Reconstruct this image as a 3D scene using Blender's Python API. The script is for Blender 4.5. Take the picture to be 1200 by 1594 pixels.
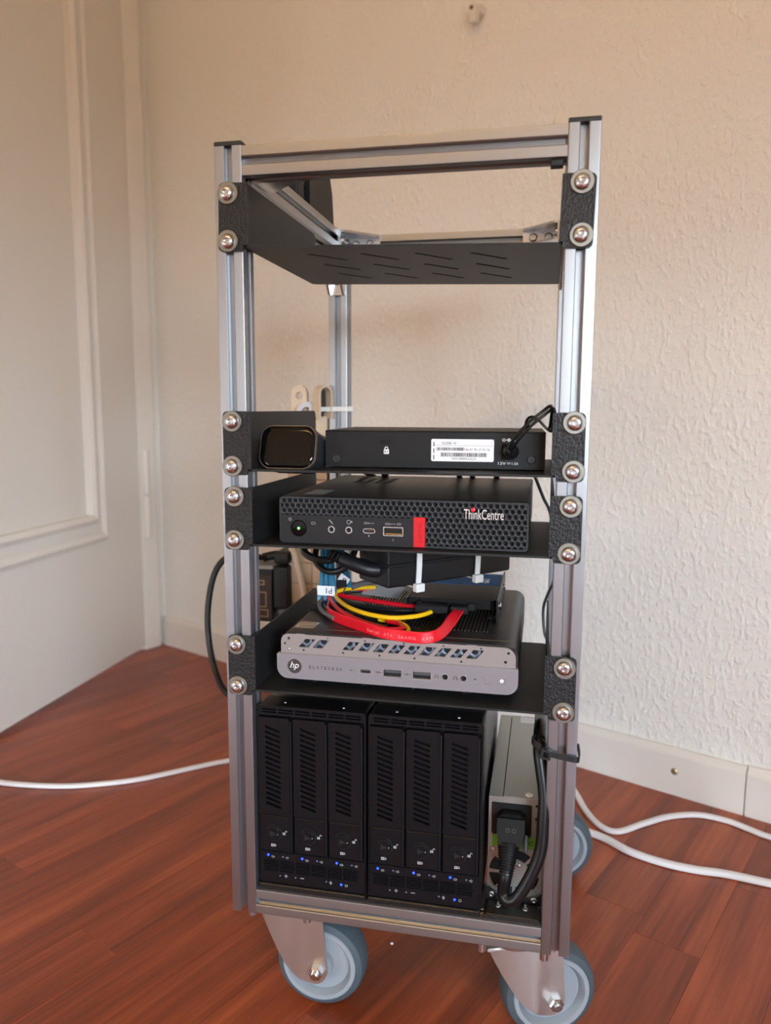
import bpy, bmesh, math, random
from mathutils import Vector, Matrix
from mathutils.geometry import tessellate_polygon
random.seed(7)
scene = bpy.context.scene
for o in list(bpy.data.objects): bpy.data.objects.remove(o, do_unlink=True)
COL = scene.collection
S = 0.001                                  # all coordinates below are millimetres

# ---------------------------------------------------------------- camera
CAM = Vector((100.0, -520.7, 490.3)) * S
YAW, PITCH, ROLL = -0.20301, 0.13503, 0.0040
def camera():
    cy, sy, cp, sp = math.cos(YAW), math.sin(YAW), math.cos(PITCH), math.sin(PITCH)
    F = Vector((sy*cp, cy*cp, -sp)); R = Vector((cy, -sy, 0)); U = R.cross(F)
    R2 = R*math.cos(ROLL) + U*math.sin(ROLL); U2 = U*math.cos(ROLL) - R*math.sin(ROLL)
    d = bpy.data.cameras.new('camera'); o = bpy.data.objects.new('camera', d); COL.objects.link(o)
    M = Matrix((R2, U2, -F)).transposed().to_4x4(); M.translation = CAM
    o.matrix_world = M
    d.sensor_fit = 'HORIZONTAL'; d.sensor_width = 36.0; d.lens = 36.0*1200.26/1200.0
    d.clip_start = 0.01
    d.dof.use_dof = True; d.dof.focus_distance = 0.60; d.dof.aperture_fstop = 9.0
    scene.camera = o
camera()

# ---------------------------------------------------------------- world, view, lights
scene.view_settings.view_transform = 'Standard'
scene.view_settings.look = 'None'
scene.view_settings.gamma = 1.0
scene.view_settings.use_curve_mapping = False
scene.view_settings.exposure = 0.16
W = bpy.data.worlds.new('world'); scene.world = W; W.use_nodes = True
def sky():
    # overcast-bright sky above the horizon, sunlit warm ground and houses below it
    nt = W.node_tree; bg = nt.nodes['Background']
    tc = nt.nodes.new('ShaderNodeTexCoord'); sp = nt.nodes.new('ShaderNodeSeparateXYZ'); cr = nt.nodes.new('ShaderNodeValToRGB')
    mr = nt.nodes.new('ShaderNodeMapRange'); mr.inputs[1].default_value = -1; mr.inputs[2].default_value = 1
    nt.links.new(tc.outputs['Generated'], sp.inputs[0]); nt.links.new(sp.outputs['Z'], mr.inputs[0]); nt.links.new(mr.outputs[0], cr.inputs[0])
    nt.links.new(cr.outputs[0], bg.inputs[0]); bg.inputs[1].default_value = SKY_STRENGTH
    e = cr.color_ramp.elements; e[0].position = 0.0; e[0].color = (*GROUND, 1); e[1].position = 1.0; e[1].color = (0.52, 0.74, 1.0, 1)
    for p, c in ((0.475, GROUND), (0.57, (0.72, 0.86, 1.0))): k = e.new(p); k.color = (*c, 1)
SKY_STRENGTH = 52.0
GROUND = (0.125, 0.108, 0.082)
sky()
LAMP = 22.0                                # glow of the pendant lamp

# room frame: corner of back wall and left wall on the floor, e to the right, m towards the viewer
W0 = Vector((-663.0, 907.0, 0)); NX, NY = 0.4273, 0.9041
EV = Vector((NY, -NX, 0)); MV = Vector((-NX, -NY, 0))
ROT = math.atan2(EV.y, EV.x)
def room(e, m, z=0): return W0 + EV*e + MV*m + Vector((0, 0, z))
ROOM_E, ROOM_M, ROOM_H = 2700.0, 3100.0, 2500.0

def area_light(name, loc, target, sx, sy, power, color):
    d = bpy.data.lights.new(name, 'AREA'); d.shape = 'RECTANGLE'; d.size = sx*S; d.size_y = sy*S
    d.energy = power; d.color = color
    o = bpy.data.objects.new(name, d); COL.objects.link(o); o.location = loc*S
    o.rotation_euler = ((target-loc).to_track_quat('-Z', 'Y')).to_euler()
    return o
# the panes of the window and of a small opening added in the wall behind the viewer let the daylight in (sampling portals, no light of their own)
def portal(name, loc, target, sx, sy):
    o = area_light(name, loc, target, sx, sy, 1, (1, 1, 1)); o.data.cycles.is_portal = True
WZ0, WZ1, BZ1 = 450.0, 1020.0, 620.0          # both openings shaped low to keep the upper walls darker
portal('window_portal', room(ROOM_E+45, 1950, (WZ0+WZ1)/2), room(0, 1950, (WZ0+WZ1)/2), 1400, WZ1-WZ0)
portal('added_opening_portal', room(290, ROOM_M+45, BZ1/2), room(290, 0, BZ1/2), 380, BZ1)

# ---------------------------------------------------------------- materials
def lin(c): return tuple(((v/255)/12.92 if v/255 <= 0.04045 else ((v/255+0.055)/1.055)**2.4) for v in c)
MATS = {}
def mat(name, rgb, rough=0.5, metal=0.0, bump=None, aniso=None, emit=None, coat=0.0, spec=0.5, trans=0.0, var=None, alpha=None):
    """rgb in sRGB 0..255; bump=(scale per mm-ish in 1/m, strength, distance mm, stretch xyz); var=(scale, amount)"""
    if name in MATS: return MATS[name]
    m = bpy.data.materials.new(name); m.use_nodes = True; nt = m.node_tree; b = nt.nodes['Principled BSDF']
    b.inputs['Base Color'].default_value = (*lin(rgb), 1); b.inputs['Roughness'].default_value = rough
    b.inputs['Metallic'].default_value = metal; b.inputs['Specular IOR Level'].default_value = spec
    b.inputs['Coat Weight'].default_value = coat; b.inputs['Transmission Weight'].default_value = trans
    if emit: b.inputs['Emission Color'].default_value = (*lin(emit[0]), 1); b.inputs['Emission Strength'].default_value = emit[1]
    if alpha is not None: b.inputs['Alpha'].default_value = alpha
    if aniso:
        b.inputs['Anisotropic'].default_value = aniso[0]; b.inputs['Anisotropic Rotation'].default_value = 0.25   # highlights spread across the brushing
        v = nt.nodes.new('ShaderNodeCombineXYZ')
        for i in range(3): v.inputs[i].default_value = aniso[1][i]
        nt.links.new(v.outputs[0], b.inputs['Tangent'])
    if bump or var:
        tc = nt.nodes.new('ShaderNodeTexCoord')
    if bump:
        sc, st, dist, stretch = bump
        mp = nt.nodes.new('ShaderNodeMapping'); mp.inputs['Scale'].default_value = stretch
        nt.links.new(tc.outputs['Object'], mp.inputs[0])
        n = nt.nodes.new('ShaderNodeTexNoise'); n.inputs['Scale'].default_value = sc; n.inputs['Detail'].default_value = 2.0
        nt.links.new(mp.outputs[0], n.inputs['Vector'])
        bp = nt.nodes.new('ShaderNodeBump'); bp.inputs['Strength'].default_value = st; bp.inputs['Distance'].default_value = dist*S
        nt.links.new(n.outputs['Fac'], bp.inputs['Height']); nt.links.new(bp.outputs[0], b.inputs['Normal'])
    if var:
        n2 = nt.nodes.new('ShaderNodeTexNoise'); n2.inputs['Scale'].default_value = var[0]; n2.inputs['Detail'].default_value = 4
        nt.links.new(tc.outputs['Object'], n2.inputs['Vector'])
        mx = nt.nodes.new('ShaderNodeMix'); mx.data_type = 'RGBA'
        c = lin(rgb); k = var[1]
        mx.inputs[6].default_value = (*[v*(1-k) for v in c], 1); mx.inputs[7].default_value = (*[min(1, v*(1+k)) for v in c], 1)
        nt.links.new(n2.outputs['Fac'], mx.inputs[0]); nt.links.new(mx.outputs[2], b.inputs['Base Color'])
    MATS[name] = m; return m

ALX = mat('aluminium_along_x', (160, 161, 163), 0.42, 1.0, aniso=(0.5, (1, 0, 0)))
ALY = mat('aluminium_along_y', (160, 161, 163), 0.42, 1.0, aniso=(0.5, (0, 1, 0)))
ALZ = mat('aluminium_along_z', (160, 161, 163), 0.42, 1.0, aniso=(0.5, (0, 0, 1)))
ZINC = mat('zinc', (206, 208, 210), 0.28, 1.0)
ZINCR = mat('galvanised_steel', (205, 200, 194), 0.42, 1.0, bump=(60, 0.08, 0.3, (1, 1, 1)))
STEEL = mat('bolt_steel', (196, 199, 203), 0.22, 1.0)
WASHER = mat('washer_steel', (142, 140, 132), 0.42, 1.0)
HAMMER = mat('hammered_black_paint', (27, 26, 26), 0.42, 0, spec=0.35, bump=(650, 0.9, 0.9, (1, 1, 0.8)))
POWDER = mat('black_powder_coat', (33, 32, 32), 0.5, 0, spec=0.3, bump=(2600, 0.35, 0.2, (1, 1, 1)))
CAP = mat('black_plastic_cap', (30, 30, 30), 0.55)
BLACK = mat('black_plastic', (20, 20, 22), 0.42, spec=0.35)
DEEP = mat('dark_interior', (8, 8, 9), 0.8)
SWITCH = mat('switch_black_paint', (17, 16, 17), 0.45, 0, spec=0.3, bump=(2200, 0.5, 0.2, (1, 1, 1)))
PCGREY = mat('pc_dark_grey', (46, 47, 50), 0.5, 0, spec=0.3, bump=(3000, 0.2, 0.1, (1, 1, 1)))
PCPANEL = mat('pc_panel_black', (30, 30, 32), 0.5, spec=0.3)
PCTOP = mat('pc_top_black', (32, 31, 32), 0.42, 0, spec=0.4, bump=(2500, 0.3, 0.15, (1, 1, 1)))
GLOSS = mat('gloss_black', (6, 6, 7), 0.08, spec=0.3)
RED = mat('red_plastic', (200, 12, 26), 0.4)
DRED = mat('dark_red_print', (150, 8, 20), 0.4)
WHITEP = mat('white_print', (225, 225, 228), 0.6)
GREYP = mat('grey_print', (150, 150, 152), 0.6)
DGREYP = mat('dark_grey_print', (44, 42, 46), 0.6)
LABEL = mat('white_label', (226, 226, 228), 0.45)
INK = mat('label_ink', (30, 30, 33), 0.7)
CHROME = mat('chrome_badge', (190, 190, 192), 0.25, 0.7)
GOLD = mat('contact_gold', (200, 160, 90), 0.3, 1.0)
SILVER = mat('silver_bezel_plastic', (140, 136, 141), 0.4, 0.35, bump=(4000, 0.1, 0.1, (1, 1, 1)))
SILVERP = mat('silver_perforated_steel', (158, 153, 151), 0.38, 0.5)
BLUEST = mat('blueish_steel', (104, 116, 130), 0.45, 0.7)
LOGOD = mat('logo_dark', (62, 59, 57), 0.4, 0.2)
TIRE = mat('grey_rubber', (72, 82, 88), 0.6, var=(40, 0.08), spec=0.3)
HUB = mat('grey_hub_plastic', (140, 146, 151), 0.45, spec=0.35)
CAGE = mat('cage_black_plastic', (15, 15, 18), 0.36, 0, spec=0.25, bump=(3000, 0.15, 0.1, (1, 1, 1)))
CAGEM = mat('cage_grey_steel', (120, 121, 124), 0.4, 1.0)
PSUM = mat('psu_steel', (168, 172, 168), 0.34, 0.75)
PRINTED = mat('printed_black_plastic', (22, 22, 23), 0.3, 0, bump=(700, 0.7, 0.5, (1, 1, 0.12)))
GREEN = mat('green_sticker', (118, 178, 60), 0.5)
NYLON = mat('white_nylon', (222, 222, 218), 0.45, spec=0.5)
BNYLON = mat('black_nylon', (28, 30, 30), 0.4)
CORD = mat('black_cord', (14, 14, 15), 0.36, spec=0.4)
RUBBER = mat('black_rubber', (11, 10, 10), 0.55, spec=0.2)
WHITEC = mat('white_cord', (228, 226, 226), 0.42)
CREAMC = mat('cream_cord', (222, 206, 176), 0.45)
REDW = mat('red_wire', (205, 14, 34), 0.34)
REDF = mat('red_flat_cable', (214, 14, 34), 0.36)
YELW = mat('yellow_wire', (236, 186, 22), 0.36)
BLKW = mat('black_wire', (26, 25, 26), 0.4)
GREYW = mat('grey_wire', (96, 92, 92), 0.45)
BLUEW = mat('blue_ribbon', (58, 128, 160), 0.25, 0.2)
TEALW = mat('dark_green_wire', (28, 52, 50), 0.4)
SSD = mat('ssd_black', (14, 14, 16), 0.45, spec=0.2)
SSDL = mat('ssd_blue_label', (10, 92, 150), 0.6, spec=0.15)
STRIPM = mat('power_strip_shade_tan', (200, 180, 154), 0.5)  # white plastic darkened to tan, its shade put into the colour
STRIPG = mat('power_strip_grey', (190, 190, 190), 0.5)
ADAPT = mat('adapter_black', (17, 16, 15), 0.5, spec=0.3)
BROWNL = mat('brown_adapter_label', (50, 36, 28), 0.5, spec=0.3)
PAPER = mat('paper_tag', (228, 228, 230), 0.6)
FILM = mat('clear_film', (200, 200, 205), 0.2, trans=0.0, alpha=0.45)
BLED = mat('blue_led', (40, 80, 255), 0.3, emit=((14, 46, 255), 5.0))
GLED = mat('green_led', (90, 230, 90), 0.3, emit=((90, 240, 90), 3.5))
WLED = mat('white_led', (220, 230, 255), 0.3, emit=((190, 215, 255), 3.0))
NAVY = mat('dark_navy_plastic', (13, 15, 22), 0.5, spec=0.25)
PAINT = mat('white_gloss_paint', (222, 217, 209), 0.32, bump=(30, 0.05, 0.5, (1, 1, 0.4)))
BASEP = mat('baseboard_paint', (224, 217, 208), 0.4, bump=(90, 0.12, 0.5, (0.3, 1, 2)))
FRAMEW = mat('window_frame_white', (225, 225, 225), 0.4)
CEIL = mat('ceiling_white', (228, 226, 222), 0.8)

def wall_material():
    m = bpy.data.materials.new('textured_wall'); m.use_nodes = True; nt = m.node_tree; b = nt.nodes['Principled BSDF']
    b.inputs['Base Color'].default_value = (*lin((231, 228, 221)), 1); b.inputs['Roughness'].default_value = 0.75
    tc = nt.nodes.new('ShaderNodeTexCoord')
    mp = nt.nodes.new('ShaderNodeMapping'); mp.inputs['Scale'].default_value = (1.0, 1.0, 0.6)
    nt.links.new(tc.outputs['Object'], mp.inputs[0])
    n = nt.nodes.new('ShaderNodeTexNoise'); n.inputs['Scale'].default_value = 150; n.inputs['Detail'].default_value = 3; n.inputs['Roughness'].default_value = 0.55
    n2 = nt.nodes.new('ShaderNodeTexNoise'); n2.inputs['Scale'].default_value = 60; n2.inputs['Detail'].default_value = 2
    for q in (n, n2): nt.links.new(mp.outputs[0], q.inputs['Vector'])
    r = nt.nodes.new('ShaderNodeMapRange'); r.inputs[1].default_value = 0.46; r.inputs[2].default_value = 0.66
    nt.links.new(n.outputs['Fac'], r.inputs[0])
    ad = nt.nodes.new('ShaderNodeMath'); ad.operation = 'MULTIPLY_ADD'; ad.inputs[1].default_value = 0.6
    nt.links.new(n2.outputs['Fac'], ad.inputs[0]); nt.links.new(r.outputs[0], ad.inputs[2])
    bp = nt.nodes.new('ShaderNodeBump'); bp.inputs['Strength'].default_value = 0.6; bp.inputs['Distance'].default_value = 0.0015
    nt.links.new(ad.outputs[0], bp.inputs['Height']); nt.links.new(bp.outputs[0], b.inputs['Normal'])
    return m
WALL = wall_material()

def wood_material():
    m = bpy.data.materials.new('red_brown_laminate'); m.use_nodes = True; nt = m.node_tree; b = nt.nodes['Principled BSDF']
    tc = nt.nodes.new('ShaderNodeTexCoord'); oi = nt.nodes.new('ShaderNodeObjectInfo')
    off = nt.nodes.new('ShaderNodeVectorMath'); off.operation = 'SCALE'; off.inputs[0].default_value = (37.0, 11.0, 5.0)
    nt.links.new(oi.outputs['Random'], off.inputs['Scale'])
    ad = nt.nodes.new('ShaderNodeVectorMath'); ad.operation = 'ADD'
    nt.links.new(tc.outputs['Object'], ad.inputs[0]); nt.links.new(off.outputs[0], ad.inputs[1])
    mp = nt.nodes.new('ShaderNodeMapping'); mp.inputs['Scale'].default_value = (2.4, 34.0, 1.0); nt.links.new(ad.outputs[0], mp.inputs[0])
    n = nt.nodes.new('ShaderNodeTexNoise'); n.inputs['Scale'].default_value = 1.0; n.inputs['Detail'].default_value = 6; n.inputs['Roughness'].default_value = 0.62; n.inputs['Distortion'].default_value = 0.5
    nt.links.new(mp.outputs[0], n.inputs['Vector'])
    mp2 = nt.nodes.new('ShaderNodeMapping'); mp2.inputs['Scale'].default_value = (7.0, 260.0, 1.0); nt.links.new(ad.outputs[0], mp2.inputs[0])
    n2 = nt.nodes.new('ShaderNodeTexNoise'); n2.inputs['Scale'].default_value = 1.0; n2.inputs['Detail'].default_value = 3
    nt.links.new(mp2.outputs[0], n2.inputs['Vector'])
    cr = nt.nodes.new('ShaderNodeValToRGB'); e = cr.color_ramp.elements
    e[0].position = 0.28; e[0].color = (*lin((106, 46, 22)), 1); e[1].position = 0.72; e[1].color = (*lin((172, 86, 44)), 1)
    k = cr.color_ramp.elements.new(0.5); k.color = (*lin((142, 64, 32)), 1)
    nt.links.new(n.outputs['Fac'], cr.inputs[0])
    mr = nt.nodes.new('ShaderNodeMapRange'); mr.inputs[1].default_value = 0.35; mr.inputs[2].default_value = 0.55; mr.inputs[3].default_value = 0.80; mr.inputs[4].default_value = 1.0
    nt.links.new(n2.outputs['Fac'], mr.inputs[0])
    v = nt.nodes.new('ShaderNodeMapRange'); v.inputs[3].default_value = 0.90; v.inputs[4].default_value = 1.10; nt.links.new(oi.outputs['Random'], v.inputs[0])
    mu = nt.nodes.new('ShaderNodeMath'); mu.operation = 'MULTIPLY'; nt.links.new(mr.outputs[0], mu.inputs[0]); nt.links.new(v.outputs[0], mu.inputs[1])
    hs = nt.nodes.new('ShaderNodeHueSaturation'); nt.links.new(cr.outputs[0], hs.inputs['Color']); nt.links.new(mu.outputs[0], hs.inputs['Value'])
    nt.links.new(hs.outputs[0], b.inputs['Base Color'])
    b.inputs['Roughness'].default_value = 0.36
    bp = nt.nodes.new('ShaderNodeBump'); bp.inputs['Strength'].default_value = 0.12; bp.inputs['Distance'].default_value = 0.0004
    nt.links.new(n2.outputs['Fac'], bp.inputs['Height']); nt.links.new(bp.outputs[0], b.inputs['Normal'])
    return m
WOOD = wood_material()

# ---------------------------------------------------------------- mesh building
WLOC = {}                                  # world location (mm) of every object made here
class MB:
    def __init__(s, M=None): s.v = []; s.f = []; s.M = M
    def add(s, vs, fs):
        k = len(s.v)
        for p in vs:
            p = Vector(p); s.v.append(s.M @ p if s.M else p)
        s.f += [[i+k for i in f] for f in fs]; return s
    def box(s, x0, x1, y0, y1, z0, z1, bev=0.0, seg=2):
        if bev <= 0:
            return s.add([(x0,y0,z0),(x1,y0,z0),(x1,y1,z0),(x0,y1,z0),(x0,y0,z1),(x1,y0,z1),(x1,y1,z1),(x0,y1,z1)],
                         [(3,2,1,0),(4,5,6,7),(0,1,5,4),(1,2,6,5),(2,3,7,6),(3,0,4,7)])
        bm = bmesh.new(); bmesh.ops.create_cube(bm, size=1.0)
        for v in bm.verts: v.co = Vector(((x0+x1)/2+v.co.x*(x1-x0), (y0+y1)/2+v.co.y*(y1-y0), (z0+z1)/2+v.co.z*(z1-z0)))
        bmesh.ops.bevel(bm, geom=list(bm.edges), offset=bev, segments=seg, profile=0.5, affect='EDGES')
        bm.verts.index_update(); r = s.add([v.co.copy() for v in bm.verts], [[v.index for v in f.verts] for f in bm.faces]); bm.free(); return r
    def prism(s, poly, a0, a1, axis='y', bev=0.0):
        """poly of 2D points extruded along axis: y -> (u,v)=(x,z); z -> (x,y); x -> (y,z)"""
        f = {'y': lambda u, v, w: (u, w, v), 'z': lambda u, v, w: (u, v, w), 'x': lambda u, v, w: (w, u, v)}[axis]
        n = len(poly); vs = [f(u, v, a0) for u, v in poly] + [f(u, v, a1) for u, v in poly]
        fs = [list(range(n))[::-1], list(range(n, 2*n))] + [(i, (i+1) % n, n+(i+1) % n, n+i) for i in range(n)]
        return s.add(vs, fs)
    def plate(s, outer, holes, a0, a1, axis='y'):
        """flat plate with holes"""
        f = {'y': lambda u, v, w: (u, w, v), 'z': lambda u, v, w: (u, v, w), 'x': lambda u, v, w: (w, u, v)}[axis]
        loops = [list(outer)] + [list(h) for h in holes]; flat = [p for l in loops for p in l]; n = len(flat)
        tris = tessellate_polygon([[Vector((u, v, 0)) for u, v in l] for l in loops])
        vs = [f(u, v, a0) for u, v in flat] + [f(u, v, a1) for u, v in flat]
        fs = [tuple(t) for t in tris] + [tuple(i+n for i in t[::-1]) for t in tris]
        k = 0
        for l in loops:
            m = len(l); fs += [(k+i, k+(i+1) % m, n+k+(i+1) % m, n+k+i) for i in range(m)]; k += m
        return s.add(vs, fs)
    def lathe(s, prof, c, axis, n=28, capa=True, capb=True):
        """prof: (r, h) along axis direction from c"""
        a = Vector(axis).normalized(); t = Vector((0, 0, 1)) if abs(a.z) < 0.9 else Vector((1, 0, 0))
        u = a.cross(t).normalized(); w = a.cross(u); c = Vector(c); vs = []; fs = []
        for r, h in prof:
            for i in range(n):
                q = 2*math.pi*i/n; vs.append(c + a*h + (u*math.cos(q) + w*math.sin(q))*r)
        for j in range(len(prof)-1):
            for i in range(n): fs.append((j*n+i, j*n+(i+1) % n, (j+1)*n+(i+1) % n, (j+1)*n+i))
        if capa: fs.append(list(range(n))[::-1])
        if capb: fs.append(list(range((len(prof)-1)*n, len(prof)*n)))
        return s.add(vs, fs)
    def cyl(s, p0, p1, r, n=20, r2=None):
        d = Vector(p1)-Vector(p0); return s.lathe([(r, 0), (r if r2 is None else r2, d.length)], p0, d, n)
    def sweep(s, path, prof, sides=None, closed_ends=True):
        """prof: 2D closed loop; sides: per point vector for local u (default parallel transport)"""
        n = len(path); T = []
        for i in range(n):
            d = path[min(i+1, n-1)] - path[max(i-1, 0)]; T.append(d.normalized())
        u = None; vs = []; fs = []; m = len(prof)
        for i in range(n):
            t = T[i]
            if sides: u = sides[i] - t*sides[i].dot(t)
            elif u is None:
                a = Vector((0, 0, 1)) if abs(t.z) < 0.9 else Vector((1, 0, 0)); u = a - t*a.dot(t)
            else: u = u - t*u.dot(t)
            u.normalize(); w = t.cross(u)
            for a, b in prof: vs.append(path[i] + u*a + w*b)
        for i in range(n-1):
            for j in range(m): fs.append((i*m+j, i*m+(j+1) % m, (i+1)*m+(j+1) % m, (i+1)*m+j))
        if closed_ends: fs += [list(range(m))[::-1], list(range((n-1)*m, n*m))]
        return s.add(vs, fs)
    def tube(s, pts, r, n=10, sub=8):
        return s.sweep(spline(pts, sub), [(r*math.cos(2*math.pi*i/n), r*math.sin(2*math.pi*i/n)) for i in range(n)])
    def mesh(s, name):
        me = bpy.data.meshes.new(name); lo = Vector([min(p[i] for p in s.v) for i in range(3)]); hi = Vector([max(p[i] for p in s.v) for i in range(3)])
        c = (lo+hi)/2; me.from_pydata([((p-c)*S)[:] for p in s.v], [], s.f); me.update()
        bm = bmesh.new(); bm.from_mesh(me); bmesh.ops.recalc_face_normals(bm, faces=bm.faces); bm.to_mesh(me); bm.free()
        me.polygons.foreach_set('use_smooth', [True]*len(me.polygons)); me.set_sharp_from_angle(angle=math.radians(32))
        return me, c
    def build(s, name, material, parent=None, **tags):
        me, c = s.mesh(name); me.materials.append(material)
        return inst(name, me, c, parent, **tags)
def spline(pts, sub=8):
    P = [Vector(p) for p in pts]; out = []
    for i in range(len(P)-1):
        p0, p1, p2, p3 = P[max(i-1, 0)], P[i], P[i+1], P[min(i+2, len(P)-1)]
        for k in range(sub):
            t = k/sub; t2 = t*t; t3 = t2*t
            out.append(0.5*((2*p1)+(p2-p0)*t+(2*p0-5*p1+4*p2-p3)*t2+(3*p1-p0-3*p2+p3)*t3))
    out.append(P[-1]); return out
def tag(o, label=None, category=None, group=None, kind=None):
    for k, v in (('label', label), ('category', category), ('group', group), ('kind', kind)):
        if v: o[k] = v
    return o
def inst(name, me, loc, parent=None, rot=None, **tags):
    o = bpy.data.objects.new(name, me); COL.objects.link(o); loc = Vector(loc); WLOC[o] = loc
    if parent: o.parent = parent; o.location = (loc-WLOC[parent])*S
    else: o.location = loc*S
    if rot: o.rotation_euler = rot
    if name != 'plank' and len(me.polygons) < 20000: w = o.modifiers.new('face_weighted_normals', 'WEIGHTED_NORMAL'); w.keep_sharp = True; w.weight = 100
    return tag(o, **tags)
def thing(name, loc, label, category, group=None):
    o = bpy.data.objects.new(name, None); COL.objects.link(o); o.empty_display_size = 0.02
    o.location = Vector(loc)*S; WLOC[o] = Vector(loc); return tag(o, label, category, group)
def rrect(x0, x1, z0, z1, r, n=5):
    if not hasattr(r, '__len__'): r = (r,)*4        # bl, br, tr, tl
    out = []
    for (cx, cz, a), q in zip(((x0, z0, 180), (x1, z0, 270), (x1, z1, 0), (x0, z1, 90)), r):
        if q <= 0: out.append((cx, cz)); continue
        ox = cx+q if cx == x0 else cx-q; oz = cz+q if cz == z0 else cz-q
        for i in range(n+1):
            t = math.radians(a+90*i/n); out.append((ox+q*math.cos(t), oz+q*math.sin(t)))
    return out
def circ(x, z, r, n=16): return [(x+r*math.cos(2*math.pi*i/n), z+r*math.sin(2*math.pi*i/n)) for i in range(n)]
def text_mb(mb, txt, x0, x1, z0, z1, y, depth=0.12, shear=0.0, M=None):
    """lettering on a plane facing -y, fitted to a rectangle; M maps that plane elsewhere"""
    cu = bpy.data.curves.new('lettering', 'FONT'); cu.body = txt; cu.extrude = 0.01; cu.shear = shear; cu.resolution_u = 3
    o = bpy.data.objects.new('lettering_tmp', cu); COL.objects.link(o)
    me = bpy.data.meshes.new_from_object(o.evaluated_get(bpy.context.evaluated_depsgraph_get()))
    vs = [v.co.copy() for v in me.vertices]; fs = [list(p.vertices) for p in me.polygons]
    bpy.data.objects.remove(o); bpy.data.meshes.remove(me); bpy.data.curves.remove(cu)
    ax, bx = min(v.x for v in vs), max(v.x for v in vs); ay, by = min(v.y for v in vs), max(v.y for v in vs)
    out = []
    for v in vs:
        p = Vector((x0+(v.x-ax)/(bx-ax)*(x1-x0), y - (depth if v.z > 0 else 0), z0+(v.y-ay)/(by-ay)*(z1-z0)))
        out.append(M @ p if M else p)
    return mb.add(out, fs)

# ================================================================ the room
RM = Matrix.Translation(W0) @ Matrix.Rotation(ROT, 4, 'Z')       # local: x = e, y = -m, z up
def rbox(e0, e1, m0, m1, z0, z1, bev=0.0): return MB(RM).box(e0, e1, -m1, -m0, z0, z1, bev)

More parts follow.
